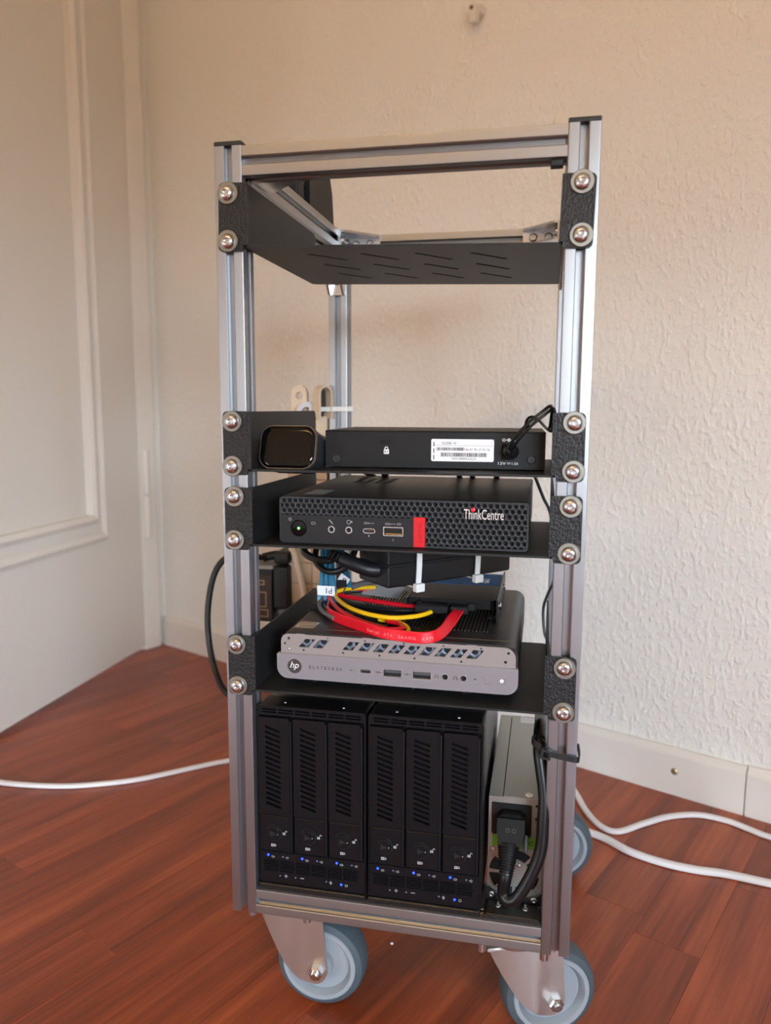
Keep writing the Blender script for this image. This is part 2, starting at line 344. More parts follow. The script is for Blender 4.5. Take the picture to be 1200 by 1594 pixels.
def build_room():
    # object-local coordinates must follow the wall, so walls are rotated objects
    def slab(name, e0, e1, m0, m1, z0, z1, material, kind='structure'):
        me, c = MB().box(e0, e1, -m1, -m0, z0, z1).mesh(name); me.materials.append(material)
        return inst(name, me, RM @ c, rot=(0, 0, ROT), kind=kind)
    slab('wall_back', -1100, ROOM_E, -130, -12, 0, ROOM_H, WALL)
    rw = MB()
    for a, b, z0, z1 in ((-12, 1250, 0, ROOM_H), (1250, 2650, 0, WZ0), (1250, 2650, WZ1, ROOM_H), (2650, ROOM_M, 0, ROOM_H)): rw.box(ROOM_E, ROOM_E+100, -b, -a, z0, z1)
    me, c = rw.mesh('wall_right'); me.materials.append(WALL); inst('wall_right', me, RM @ c, rot=(0, 0, ROT), kind='structure')
    slab('ceiling', -1100, ROOM_E+100, -130, ROOM_M+100, ROOM_H, ROOM_H+60, CEIL)
    # left wall with the door opening (m 45..875), wall behind the viewer with the opening added for light
    left = MB()
    for a, b, z0, z1 in ((-12, 30, 0, ROOM_H), (30, 890, 2060, ROOM_H), (890, ROOM_M, 0, ROOM_H)): left.box(-110, -8, -b, -a, z0, z1)
    me, c = left.mesh('wall_left'); me.materials.append(WALL); inst('wall_left', me, RM @ c, rot=(0, 0, ROT), kind='structure')
    front = MB()
    for a, b, z0, z1 in ((-110, 100, 0, ROOM_H), (100, 480, BZ1, ROOM_H), (480, ROOM_E+100, 0, ROOM_H)):
        front.box(a, b, -ROOM_M-110, -ROOM_M, z0, z1)
    me, c = front.mesh('wall_front'); me.materials.append(WALL); inst('wall_front', me, RM @ c, rot=(0, 0, ROT), kind='structure')
    hall = MB(RM).box(-1200, -1100, -ROOM_M-110, 130, 0, ROOM_H); hall.build('wall_hall', WALL, kind='structure')
    # window in the right wall and low opening added behind the viewer for warm light
    t = MB(RM)
    for m0, m1, z0, z1 in ((1250, 1305, WZ0, WZ1), (2595, 2650, WZ0, WZ1), (1250, 2650, WZ0, WZ0+55), (1250, 2650, WZ1-55, WZ1)): t.box(ROOM_E-8, ROOM_E+50, -m1, -m0, z0, z1)
    w = t.build('window_1', FRAMEW, kind='structure')
    for m in (1717, 2183): MB(RM).box(ROOM_E-4, ROOM_E+45, -m-25, -m+25, WZ0+55, WZ1-55).build('mullion', FRAMEW, w)
    t = MB(RM)
    for x0, x1, z0, z1 in ((100, 140, 0, BZ1), (440, 480, 0, BZ1), (100, 480, 0, 50), (100, 480, BZ1-40, BZ1)): t.box(x0, x1, -ROOM_M-50, -ROOM_M+8, z0, z1)
    t.build('added_opening_frame', FRAMEW, kind='structure')
    # door frame (architrave) on the left wall
    t = MB(RM); t.box(-8, 6, -47, -9, 0, 2075, 3); t.box(-8, 6, -930, -875, 0, 2075, 3); t.box(-8, 6, -930, -9, 2055, 2110, 3)
    t.box(-112, -6, -46, -28, 0, 2060); t.box(-112, -6, -892, -874, 0, 2060)
    f = t.build('trim_1', PAINT, kind='structure')
    MB(RM).lathe([(2.6, 0), (2.2, 1.2), (0.6, 1.8)], (6, -22, 30), (1, 0, 0), 12).build('screw', CEIL, f)
    # door, hinged beside the corner and standing ajar
    d = tag(bpy.data.objects.new('door_1', None), kind='structure'); COL.objects.link(d); d.location = Vector((-690, 460, 0))*S; WLOC[d] = Vector((-690, 460, 0))
    y0, y1, zb, zt = 48, 868, 9, 2040
    py0, py1, pz0, pz1 = 178, 738, 248, 1900
    MB().plate([(y0, zb), (y1, zb), (y1, zt), (y0, zt)], [rrect(py0+12, py1-12, pz0+12, pz1-12, 0)], -716, -680, 'x').build('leaf', PAINT, d)
    MB().box(-708, -690, py0+8, py1-8, pz0+8, pz1-8).build('panel', PAINT, d)
    # moulding frame with rounded ridges
    def frame(w0, w1, h):
        m = MB(); a = (py0+w0, py1-w0, pz0+w0*1.25, pz1-w0); b = (py0+w1, py1-w1, pz0+w1*1.25, pz1-w1); c = [(i+j)/2 for i, j in zip(a, b)]
        ring = lambda q, x: [(x, q[0], q[2]), (x, q[1], q[2]), (x, q[1], q[3]), (x, q[0], q[3])]
        vs = ring(a, -691) + ring(a, -680+h*0.5) + ring(c, -680+h) + ring(b, -680+h*0.4) + ring(b, -691)
        fs = []
        for j in range(4):
            for i in range(4): fs.append((j*4+i, j*4+(i+1) % 4, (j+1)*4+(i+1) % 4, (j+1)*4+i))
        m.add(vs, fs); return m
    frame(0, 13, 7).build('moulding', PAINT, d); frame(28, 41, 7).build('moulding', PAINT, d)
    frame(12, 29, 1.5).build('moulding', PAINT, d)
    h = MB().lathe([(5, 0), (7.5, 1.5), (7.5, 86)], (-671, 873, 229), (0, 0, 1), 18).build('hinge', PAINT, d)
    MB().lathe([(7.5, 0), (7.5, 86), (5, 88)], (-671, 873, 318), (0, 0, 1), 18).build('hinge_barrel', PAINT, h)
    MB().lathe([(7.2, 0), (7.2, 1.6)], (-671, 873, 315.6), (0, 0, 1), 18).build('hinge_ring', BASEP, h)
    # baseboards: a long piece and the next one after the joint
    def board2(e0, e1, dz=0):
        prof = [(12, 0), (0, 0), (0, 51), (2, 56), (7, 60+dz), (12, 60+dz)]  # (distance behind front face, z)
        m = MB(RM); n = len(prof); vs = [(e0, d_, z) for d_, z in prof] + [(e1, d_, z) for d_, z in prof]
        return m.add(vs, [list(range(n))[::-1], list(range(n, 2*n))] + [(i, (i+1) % n, n+(i+1) % n, n+i) for i in range(n)])
    b = board2(0, 1120).build('baseboard_back', BASEP, kind='structure')
    MB(RM).lathe([(4.2, 0), (4.2, 0.6), (2.5, 2.0), (0.5, 2.2)], (1037, -0.2, 32), (0, -1, 0), 14).build('screw_cap', mat('brass_screw', (170, 158, 130), 0.4, 0.8), b)
    board2(1121.4, ROOM_E, 1.5).build('baseboard_segment', BASEP, b)
    bl = MB(RM); bl.box(-8, 4, -ROOM_M, -930, 0, 60, 2); bl.build('baseboard_left', BASEP, kind='structure')

def build_floor():
    fl = MB(RM).box(-1200, ROOM_E+100, -ROOM_M-110, 130, -30, -9).build('floor', WOOD, kind='structure')
    rest = MB()
    w = 60.0; cache = {}
    strips = range(-20, 56)
    near = 0
    for i in strips:
        e0 = i*w + 7
        m = -14 - random.uniform(0, 420)
        while m < ROOM_M+60:
            L = random.choice((330, 390, 450, 520)); a, b = max(m, -14), min(m+L, ROOM_M+60); m += L
            if b-a < 12: continue
            vis = -60 <= e0 <= 1750 and a < 1150
            if vis:
                key = round(b-a)
                if key not in cache:
                    me, c = MB().box(0, key-0.15, 0, w-0.12, -8.8, 0, 0.3, 1).mesh('plank'); me.materials.append(WOOD); cache[key] = (me, c)
                me, c = cache[key]
                # plank local x runs along m
                pos = room(e0+w/2, a+(b-a)/2, -4.4)
                inst('plank', me, pos, fl, rot=(0, 0, math.atan2(MV.y, MV.x))); near += 1
            else:
                rest.box(-(ROOM_M)/2+a, -(ROOM_M)/2+b-0.35, e0, e0+w-0.3, -8.8, 0)
    me, c = rest.mesh('plank_field'); me.materials.append(WOOD)
    # rest was built with x = m - ROOM_M/2, y = e: map onto the room
    R2 = Matrix.Translation(W0 + MV*(ROOM_M/2)) @ Matrix(((MV.x, EV.x, 0, 0), (MV.y, EV.y, 0, 0), (0, 0, 1, 0), (0, 0, 0, 1)))
    rest.M = None; rest.v = [R2 @ p for p in rest.v]; bpy.data.meshes.remove(me)
    rest.build('plank_field', WOOD, fl, kind='stuff')
    return near
build_room()
build_floor()

# ================================================================ the rack
HX = 118.25; D = 285.7; ZB, ZT = 100.0, 666.4
def profile2020():
    side = [(-3.2, 10), (-2.7, 9.5), (-2.7, 8.3), (-5.6, 8.3), (-5.6, 7.0), (-2.7, 4.2), (2.7, 4.2), (5.6, 7.0), (5.6, 8.3), (2.7, 8.3), (2.7, 9.5), (3.2, 10)]
    corner = [(8.9, 10), (9.7, 9.7), (10, 8.9)]
    base = side + corner; out = []
    for k in range(4):
        c, s_ = [(1, 0), (0, -1), (-1, 0), (0, 1)][k]
        # rotate clockwise by 90 deg each time
        for x, y in base: out.append((x*c + y*(-s_), x*s_ + y*c) if False else ((x, y), (y, -x), (-x, -y), (-y, x))[k])
    return out
PROF = profile2020()
def extrusion(axis, c0, c1, a0, a1):
    return MB().prism([(u+c0, v+c1) for u, v in PROF], a0, a1, axis)
RACK = thing('rolling_rack', (0, 153, 0), 'tall open rack of silver aluminium extrusions standing on four grey casters', 'rack')
for x in (-HX, HX):
    for y in (10, D+10):
        p = extrusion('z', x, y, ZB, ZT).build('post', ALZ, RACK)
        MB().box(x-10.1, x+10.1, y-10.1, y+10.1, ZT, ZT+3.2, 0.9).build('end_cap', CAP, p)
for z0 in (ZT-20, ZB):
    for y in (10, D+10): extrusion('x', y, z0+10, -HX+10, HX-10).build('rail', ALX, RACK)
    for x in (-HX, HX): extrusion('y', x, z0+10, 20, D).build('rail', ALY, RACK)

# corner brackets: legs of 36 mm along two directions u, v from the inner corner, 18 wide along w
def bracket(corner, u, v, w, ln=36.0, wd=17.0):
    C, u, v, w = Vector(corner), Vector(u), Vector(v), Vector(w)
    M = Matrix((u, v, w)).transposed().to_4x4(); M.translation = C
    m = MB(M); h = wd/2
    m.box(0, ln, 0, 3, -h, h); m.box(0, 3, 0, ln, -h, h)
    for s_ in (-1, 1):
        a, b = (s_*h, s_*(h-2.2)); m.prism([(2.5, 2.5), (ln, 3), (ln, 6), (6, ln), (3, ln)], min(a, b), max(a, b), 'z')
    b = m.build('corner_bracket', ZINC, RACK)
    for q in (11, 26):
        MB(M).lathe([(4.2, 0), (4.2, 1.6), (2.8, 3.0), (1.6, 3.0), (1.6, 1.8)], (q, 3, 0), (0, 1, 0), 16).build('bolt', STEEL, b)
        MB(M).lathe([(4.2, 0), (4.2, 1.6), (2.8, 3.0), (1.6, 3.0), (1.6, 1.8)], (3, q, 0), (1, 0, 0), 16).build('bolt', STEEL, b)
xi = HX-10
for sx in (-1, 1):
    bracket((sx*xi, D, ZT-10), (-sx, 0, 0), (0, -1, 0), (0, 0, 1))
    if sx < 0: bracket((sx*xi, 20, ZT-10), (-sx, 0, 0), (0, 1, 0), (0, 0, 1), 30)
    bracket((sx*HX, D, ZT-20), (0, -1, 0), (0, 0, -1), (1, 0, 0), 40)
    bracket((sx*xi, D, ZB+10), (-sx, 0, 0), (0, -1, 0), (0, 0, 1))
MB().box(98, 106, 4, 12, ZT-24, ZT-20.1, .5, 1).build('rail_clip', CAP, RACK)
# carry handle on the left side rail
hd = MB(); hd.prism([(160, ZT), (239, ZT), (234, ZT+28), (222, ZT+48), (160, ZT+48)], -HX-9, -HX+9, 'x'); hh = hd.build('handle', NAVY, RACK)
MB().box(-HX-9, -HX+9, 126, 145, ZT, ZT+26, 2).build('handle_foot', NAVY, hh)
MB().box(-HX-6, -HX+6, 138, 166, ZT+14, ZT+24, 2).build('handle_grip', NAVY, hh)

# casters
def pick(z, tab):
    for (z0, a), (z1, b) in zip(tab, tab[1:]):
        if z0 >= z >= z1: return a + (b-a)*(z0-z)/(z0-z1)
    return tab[-1][1]
def caster(kx, ky, yaw, trail=28.0):
    M = Matrix.Translation((kx, ky, 0)) @ Matrix.Rotation(math.radians(yaw), 4, 'Z')
    R = 37.5; ax = trail
    c = MB().box(kx-31, kx+31, ky-34, ky+34, 96.8, 100, 0.8, 1).build('caster', ZINCR, RACK)
    for dx in (-23, 23):
        for dy in (-27, 27): MB().cyl((kx+dx, ky+dy, 97), (kx+dx, ky+dy, 86), 3.2, 14).build('stud', ZINC, c)
    MB(M).lathe([(14, 0), (24, 2), (27, 6), (26, 11), (20, 13.5)], (0, 0, 84), (0, 0, 1), 32).build('swivel_head', ZINCR, c)
    fk = MB(M)
    fk.box(-26, 33, -17, 17, 82, 85, 1.0, 1)
    for sy in (-1, 1):
        # stamped cheek: straight over the axle, bending inwards towards the leading edge
        nx = 10; g = []; zs = [84, 77, 70, 64, 58, 53, 48, 43, 38, 35, 32, 30, 28, 27, 26, 25.4, 25]; nz = len(zs)-1
        for j in range(nz+1):
            z = zs[j]
            xl = pick(z, ((84, -25), (70, -18.5), (58, -12), (48, -6), (38, 1), (32, 8), (28, 14), (26, 19.5), (25, 24)))
            xr = pick(z, ((84, 33), (44, 36), (36, 36.6), (31, 35.2), (28, 33), (26, 30), (25, 27)))
            for i in range(nx+1):
                x = xl + (xr-xl)*i/nx; bend = max(0.0, (10-x)/30.0)
                g.append((x, sy*(18.5 - 7.5*bend**1.6 + 1.2*math.exp(-((x-13)/5)**2)), z))
        n0 = len(g); g2 = [(x, y - sy*2.2, z) for x, y, z in g]; fs = []
        idx = lambda j, i: j*(nx+1)+i
        for j in range(nz):
            for i in range(nx):
                q = (idx(j, i), idx(j, i+1), idx(j+1, i+1), idx(j+1, i)); fs.append(q); fs.append(tuple(k+n0 for k in q[::-1]))
        border = [idx(0, i) for i in range(nx+1)] + [idx(j, nx) for j in range(1, nz+1)] + [idx(nz, i) for i in range(nx-1, -1, -1)] + [idx(j, 0) for j in range(nz-1, 0, -1)]
        for a, b in zip(border, border[1:]+border[:1]): fs.append((a, b, b+n0, a+n0))
        fk.add(g+g2, fs)
    fk.build('fork', ZINCR, c)
    MB(M).lathe([(30.5, -12), (31.5, -13), (35.5, -10.5), (37.2, -6), (37.5, 0), (37.2, 6), (35.5, 10.5), (31.5, 13), (30.5, 12)], (ax, 0, R), (0, 1, 0), 56, False, False).build('tire', TIRE, c)
    MB(M).lathe([(0.5, -13.5), (11, -13.5), (11.5, -8), (24, -7), (26.5, -12.6), (27.2, -13.4), (30.2, -13.4), (30.8, -12.5), (30.8, 12.5), (30.2, 13.4), (27.2, 13.4), (26.5, 12.6), (24, 7), (11.5, 8), (11, 13.5), (.5, 13.5)], (ax, 0, R), (0, 1, 0), 48).build('wheel_hub', HUB, c)
    ns = MB(M)
    for sy in (-1, 1): ns.lathe([(5.9, 18.5), (5.9, 23.5), (5.0, 24.4)], (ax, 0, R), (0, sy, 0), 6); ns.lathe([(3.4, 24), (3.4, 26.4), (2.6, 27)], (ax, 0, R), (0, sy, 0), 16)
    ns.cyl(M.inverted() @ (M @ Vector((ax, -19, R))), (ax, 19, R), 3.5); ns.build('axle_nut', STEEL, c)
caster(-96, 45, 0)
caster(88, 41, 20)
caster(-96, D-22, -35)
caster(96, D-30, 8)

# ================================================================ shelves
TRAYD = 162.0
def tray_mb():
    m = MB(); slots = []
    for i in range(4):
        for j in range(3):
            x, y = -68+38.5*i, 24+40.5*j; dx, dy = 21.5, 22.5; n = Vector((-dy, dx)).normalized()*1.7; d = Vector((dx, dy)).normalized()*1.5
            slots.append([(x+n.x, y+n.y), (x-d.x, y-d.y), (x-n.x, y-n.y), (x+dx-n.x, y+dy-n.y), (x+dx+d.x, y+dy+d.y), (x+dx+n.x, y+dy+n.y)])
    m.plate(rrect(-107, 107, 0.2, TRAYD, (0, 0, 4, 4)), slots, -1.6, 0, 'z')
    for sx in (-1, 1):
        a, b = sorted((sx*105.9, sx*107.4)); m.prism(rrect(0.2, TRAYD, -1.6, 41, (0, 2, 6, 0)), a, b, 'x')
    return m
TRAY, TRAYC = tray_mb().mesh('tray'); TRAY.materials.append(POWDER)
def ear_mb(sx):
    xs = sorted((sx*107.6, sx*125.6)); m = MB()
    if sx < 0: r = (3.5, 1.5, 0.5, 3.5)
    else: r = (1.5, 3.5, 3.5, 0.5)
    m.prism(rrect(xs[0], xs[1], -4.2, 41.2, r), -1.9, -0.1, 'y')
    a, b = sorted((sx*104.6, sx*107.7)); m.prism(rrect(a, b, 0.0, 41.0, 0.2, 1), -1.9, 0.4, 'y')
    return m
EARS = {}
for sx in (-1, 1):
    EARS[sx] = ear_mb(sx).mesh('ear'); EARS[sx][0].materials.append(HAMMER)
def bolt_mesh():
    m = MB(); n = 24
    m.lathe([(5.2, 0), (5.2, 0.5), (4.9, 1.4), (4.3, 2.2), (3.4, 2.8), (2.4, 3.1), (1.9, 3.1), (1.75, 2.9), (1.65, 1.4), (0.2, 1.3)], (0, 0, 0), (0, -1, 0), n)
    return m.mesh('bolt')
BOLT, BOLTC = bolt_mesh(); BOLT.materials.append(STEEL)
wm = MB().lathe([(3, 0), (7.1, 0), (7.4, 0.3), (7.4, 1.1), (7.1, 1.4), (3, 1.4)], (0, 0, 0), (0, -1, 0), 36)
WASH, WASHC = wm.mesh('washer'); WASH.materials.append(WASHER)
def shelf(z, tilt, label, zl, zr):
    T = thing('rack_shelf', (0, 0, z), label, 'shelf', 'black steel rack shelves')
    R = Matrix.Translation((0, 0, z)) @ Matrix.Rotation(tilt, 4, 'Y')
    rot = (0, tilt, 0)
    inst('tray', TRAY, R @ TRAYC, T, rot)
    for sx in (-1, 1):
        me, c = EARS[sx]; inst('ear', me, R @ c, T, rot, label='hammered black mounting ear')
        zz = zl if sx < 0 else zr
        for k in (0, 31.75):
            x = sx*(HX + random.uniform(-0.6, 0.6))
            b = inst('bolt', BOLT, Vector((x, -3.4, zz+k))+BOLTC, T, (0, random.uniform(0, 3), 0), label='shiny button-head bolt')
            inst('washer', WASH, Vector((x+random.uniform(-.4, .4), -2.0, zz+k))+WASHC, b)
    return T
shelf(597.6, 0.0262, 'empty slotted black shelf just below the top rail of the rack', 603.0, 598.3)
shelf(446.0, -0.001, 'black shelf carrying the network switch and small rounded display', 448.2, 449.0)
shelf(391.4, 0.0, 'black shelf carrying the dark mini computer with the honeycomb front', 394.7, 394.2)
shelf(281.6, 0.0, 'lowest black shelf, carrying the silver mini computer above the drive cages', 284.5, 283.8)

# ================================================================ network switch
def build_switch():
    M = Matrix.Translation((21.5, 27.5, 446.2)) @ Matrix.Rotation(math.radians(1.6), 4, 'Z')
    T = thing('network_switch', (21.5, 80, 446.2), 'low black metal network switch with white barcode label on its back', 'network switch')
    x0, x1, z0, z1 = -79, 79, 1.0, 27.4
    jx, jz = 53.4, 13.0
    MB(M).plate([(x0, z0), (x1, z0), (x1, z1-0.6), (x0, z1-0.6)], [rrect(-37.8, -29.8, 17.2, 21.0, 1.6), rrect(jx-4.7, jx+4.7, jz-5.6, jz+5.6, 0.4)], 0, 1.2).build('back_panel', SWITCH, T)
    MB(M).box(x0+0.6, x1-0.6, 1.3, 101, z0, z1-1.2).build('body', DEEP, T)
    top = MB(M); top.box(x0, x1, -0.3, 102, z1-1.1, z1, 0.4, 1); top.box(x0, x0+0.8, 0.4, 102, z0, z1-1); top.box(x1-0.8, x1, 0.4, 102, z0, z1-1); top.box(x0, x1, 101, 102, z0, z1-1)
    top.build('cover', SWITCH, T)
    for i, (fx, fy) in enumerate(((-68, 12), (68, 12), (-68, 90), (68, 90))): MB(M).cyl((fx, fy, 0), (fx, fy, 1.0), 5, 14).build('rubber_foot', RUBBER, T)
    for sx, sz in ((-71, 6.6), (69.5, 7.9)):
        s_ = MB(M).lathe([(3.0, 0), (3.0, .5), (2.4, .9), (0.9, .9), (.7, .3), (.1, .3)], (sx, 0, sz), (0, -1, 0), 18).build('screw', mat('dark_screw', (58, 58, 62), 0.4, 0.6), T)
    # label
    lx0, lx1, lz0, lz1 = -1.1, 43.4, 6.0, 21.8
    l = MB(M).prism(rrect(lx0, lx1, lz0, lz1, 1.2), -0.15, 0.02).build('label_sticker', LABEL, T)
    k = MB(M); y = -0.15
    text_mb(k, 'GS308E V4', lx0+7.5, lx0+17.8, lz0+12.0, lz0+13.9, y, 0.05, M=None)
    text_mb(k, '84 07 7D 27 93 76', lx0+24.5, lx0+41.5, lz0+7.7, lz0+9.3, y, 0.05)
    text_mb(k, '7H914989A3AC6', lx0+14.5, lx0+31.8, lz0+1.1, lz0+2.8, y, 0.05)
    k.box(lx0+1.2, lx1-1.2, y-0.05, y, lz0+11.2, lz0+11.35)
    rr = random.Random(3)
    for a, b, c0, c1 in ((lx0+3.8, lx0+23.8, 7.7, 9.9), (lx0+7, lx0+39.5, 3.4, 6.2)):
        x = a
        while x < b:
            w = rr.choice((0.3, 0.3, 0.5, 0.7)); k.box(x, min(x+w, b), y-0.05, y, lz0+c0, lz0+c1); x += w + rr.choice((0.22, 0.3, 0.45))
    for q in range(3): k.box(lx0+1.5, lx0+2.2, y-.05, y, lz0+1.2+q*4.7, lz0+4.4+q*4.7)
    k.build('label_print', INK, l)
    # printed marks
    w = MB(M)
    text_mb(w, '12V', 46.5, 51.8, 4.2, 6.0, -0.02, 0.06); text_mb(w, '1.5A', 56.2, 60.6, 4.2, 6.0, -0.02, 0.06)
    w.box(52.7, 55.4, -.08, -.02, 5.5, 5.75); w.box(52.7, 53.4, -.08, -.02, 4.7, 4.95); w.box(53.7, 54.4, -.08, -.02, 4.7, 4.95); w.box(54.7, 55.4, -.08, -.02, 4.7, 4.95)
    def ring(x, z, r, t): w.plate(circ(x, z, r, 14), [circ(x, z, r-t, 14)], -0.08, -0.02)
    ring(50.2, 21.6, 1.15, .45); ring(57.2, 21.6, 1.15, .45); ring(53.6, 21.6, 1.2, .45); w.prism(circ(53.6, 21.6, .5, 8), -.08, -.02)
    w.box(51.2, 52.4, -.08, -.02, 21.45, 21.75); w.box(54.8, 56.0, -.08, -.02, 21.45, 21.75)
    # security slot padlock symbol
    kx, kz = -33.7, 10.6
    w.plate(rrect(kx-1.9, kx+1.9, kz, kz+3.4, .3, 2), [rrect(kx-1.2, kx-.7, kz+.6, kz+2.8, .05, 1), [(kx-.2, kz+1.7), (kx+1.3, kz+.5), (kx+.5, kz+1.7), (kx+1.3, kz+2.9)]], -.08, -.02)
    arc = [(kx+1.35*math.cos(math.pi*i/10), kz+4.0+1.35*math.sin(math.pi*i/10)) for i in range(11)]; arc2 = [(kx+.8*math.cos(math.pi*i/10), kz+4.0+.8*math.sin(math.pi*i/10)) for i in range(11)]
    w.prism([(kx+1.35, kz+3.2)] + arc + [(kx-1.35, kz+3.2), (kx-.8, kz+3.2)] + arc2[::-1] + [(kx+.8, kz+3.2)], -.08, -.02)
    w.build('printed_marks', WHITEP, T)
    MB(M).box(jx-4.4, jx+4.4, 1.0, 6, jz-5.3, jz+5.3).build('power_jack', DEEP, T)
    return M
SWM = build_switch()

# DC lead of the switch
def build_switch_lead():
    T = thing('adapter_cable', (77, 14, 446), 'thin black twin lead plugged into the round jack of the network switch', 'cable')
    MB().lathe([(5.0, 0), (5.2, 2), (5.2, 9), (4.2, 11.5), (2.2, 13)], (77.5, 28.5, 459.4), (-0.05, -1, 0.18), 20).build('plug', BLACK, T)
    pts = [(77, 17, 461.4), (77.1, 13, 463.0), (82.3, 6, 471.1), (90.6, 4, 480.2), (98.7, 5, 487.0), (103.5, 12, 490.6), (104.8, 24, 488.5), (104.6, 42, 481), (103.5, 75, 474), (100, 108, 475), (94.5, 130, 480), (89.2, 138, 482), (85, 140, 478), (84, 142, 465), (86, 150, 455)]
    a = [(x-0.9, y, z+0.9) for x, y, z in pts]; b = [(x+0.9, y, z-0.9) for x, y, z in pts]
    MB().tube(a, 1.15).build('lead_strand', CORD, T); MB().tube(b, 1.15).build('lead_strand', CORD, T)
build_switch_lead()

# ================================================================ small rounded display
def build_display():
    T = thing('smart_display', (-81, 20, 446), 'small rounded black glass display leaning back beside the network switch', 'display')
    th = math.radians(15)
    M = Matrix.Translation((-81.2, 4.5, 446.2)) @ Matrix.Rotation(math.radians(-2.5), 4, 'Z') @ Matrix.Rotation(-th, 4, 'X')
    # body: rounded section lofted backwards to a flat foot
    def ring(w, h, r, y, zo): return [(u, y, v+zo) for u, v in rrect(-w, w, 0, h, r, 7)]
    rings = [ring(20.4, 30.6, 8.5, 0.9, 0.7), ring(21.6, 32.2, 9.2, 1.8, 0.0), ring(21.6, 32.2, 9.2, 9, 0.0), ring(21.2, 31.6, 9.2, 20, 0.3), ring(20.6, 27.0, 9, 34, 6.0), ring(18, 20, 8, 40, 10.6)]
    n = len(rings[0]); fs = [list(range(n))[::-1], list(range(len(rings)*n-n, len(rings)*n))]
    for j in range(len(rings)-1): fs += [(j*n+i, j*n+(i+1) % n, (j+1)*n+(i+1) % n, (j+1)*n+i) for i in range(n)]
    MB(M).add([p for r in rings for p in r], fs).build('body', mat('display_shell', (40, 39, 40), 0.42), T)
    MB(M).plate(rrect(-21.2, 21.2, .3, 31.9, 9.0, 8), [rrect(-20.75, 20.75, .75, 31.45, 8.6, 8)], 0.2, 2.0).build('rim', mat('display_rim', (150, 140, 130), 0.25, 0.9), T)
    rings = [[(u, y, v) for u, v in rrect(-w, w, 16.1-h, 16.1+h, r, 8)] for w, h, r, y in ((20.7, 15.3, 8.5, 0.6), (19.6, 14.3, 7.8, -0.5), (18.2, 12.9, 6.9, -1.1), (15, 10, 5, -1.35))]
    n = len(rings[0]); fs = [list(range(n)), list(range(3*n, 4*n))]
    for j in range(3): fs += [(j*n+i, j*n+(i+1) % n, (j+1)*n+(i+1) % n, (j+1)*n+i) for i in range(n)]
    MB(M).add([p for r in rings for p in r], fs).build('screen_glass', GLOSS, T)
build_display()

# ================================================================ dark mini computer with honeycomb front
def clip_tiles(rect, origin, a, r, depth, M, y):
    x0, x1, z0, z1 = rect; bm = bmesh.new(); R = a/math.sqrt(3); rp = a*math.sqrt(3)/2; N = 12
    ox, oz = origin
    j0, j1 = int((z0-oz)/rp)-2, int((z1-oz)/rp)+2
    for j in range(j0, j1+1):
        sh = a/2 if j % 2 else 0.0
        i0, i1 = int((x0-ox-sh)/a)-2, int((x1-ox-sh)/a)+2
        for i in range(i0, i1+1):
            cx, cz = ox+sh+i*a, oz+j*rp
            if cx+R < x0 or cx-R > x1 or cz+R < z0 or cz-R > z1: continue
            o, h, hb = [], [], []
            for k in range(N):
                t = math.pi/2 + 2*math.pi*k/N; rad = R if k % 2 == 0 else R*math.cos(math.pi/6)
                o.append(bm.verts.new((cx+rad*math.cos(t), y, cz+rad*math.sin(t))))
                h.append(bm.verts.new((cx+r*math.cos(t), y+0.25, cz+r*math.sin(t))))
                hb.append(bm.verts.new((cx+r*0.94*math.cos(t), y+depth, cz+r*0.94*math.sin(t))))
            for k in range(N):
                l = (k+1) % N; bm.faces.new((o[k], o[l], h[l], h[k])); bm.faces.new((h[k], h[l], hb[l], hb[k]))
    for co, no in (((x0, 0, 0), (1, 0, 0)), ((x1, 0, 0), (-1, 0, 0)), ((0, 0, z0), (0, 0, 1)), ((0, 0, z1), (0, 0, -1))):
        bmesh.ops.bisect_plane(bm, geom=list(bm.verts)+list(bm.edges)+list(bm.faces), plane_co=co, plane_no=no, clear_inner=True)
    bm.verts.index_update(); m = MB(M); m.add([v.co.copy() for v in bm.verts], [[v.index for v in f.verts] for f in bm.faces]); bm.free(); return m
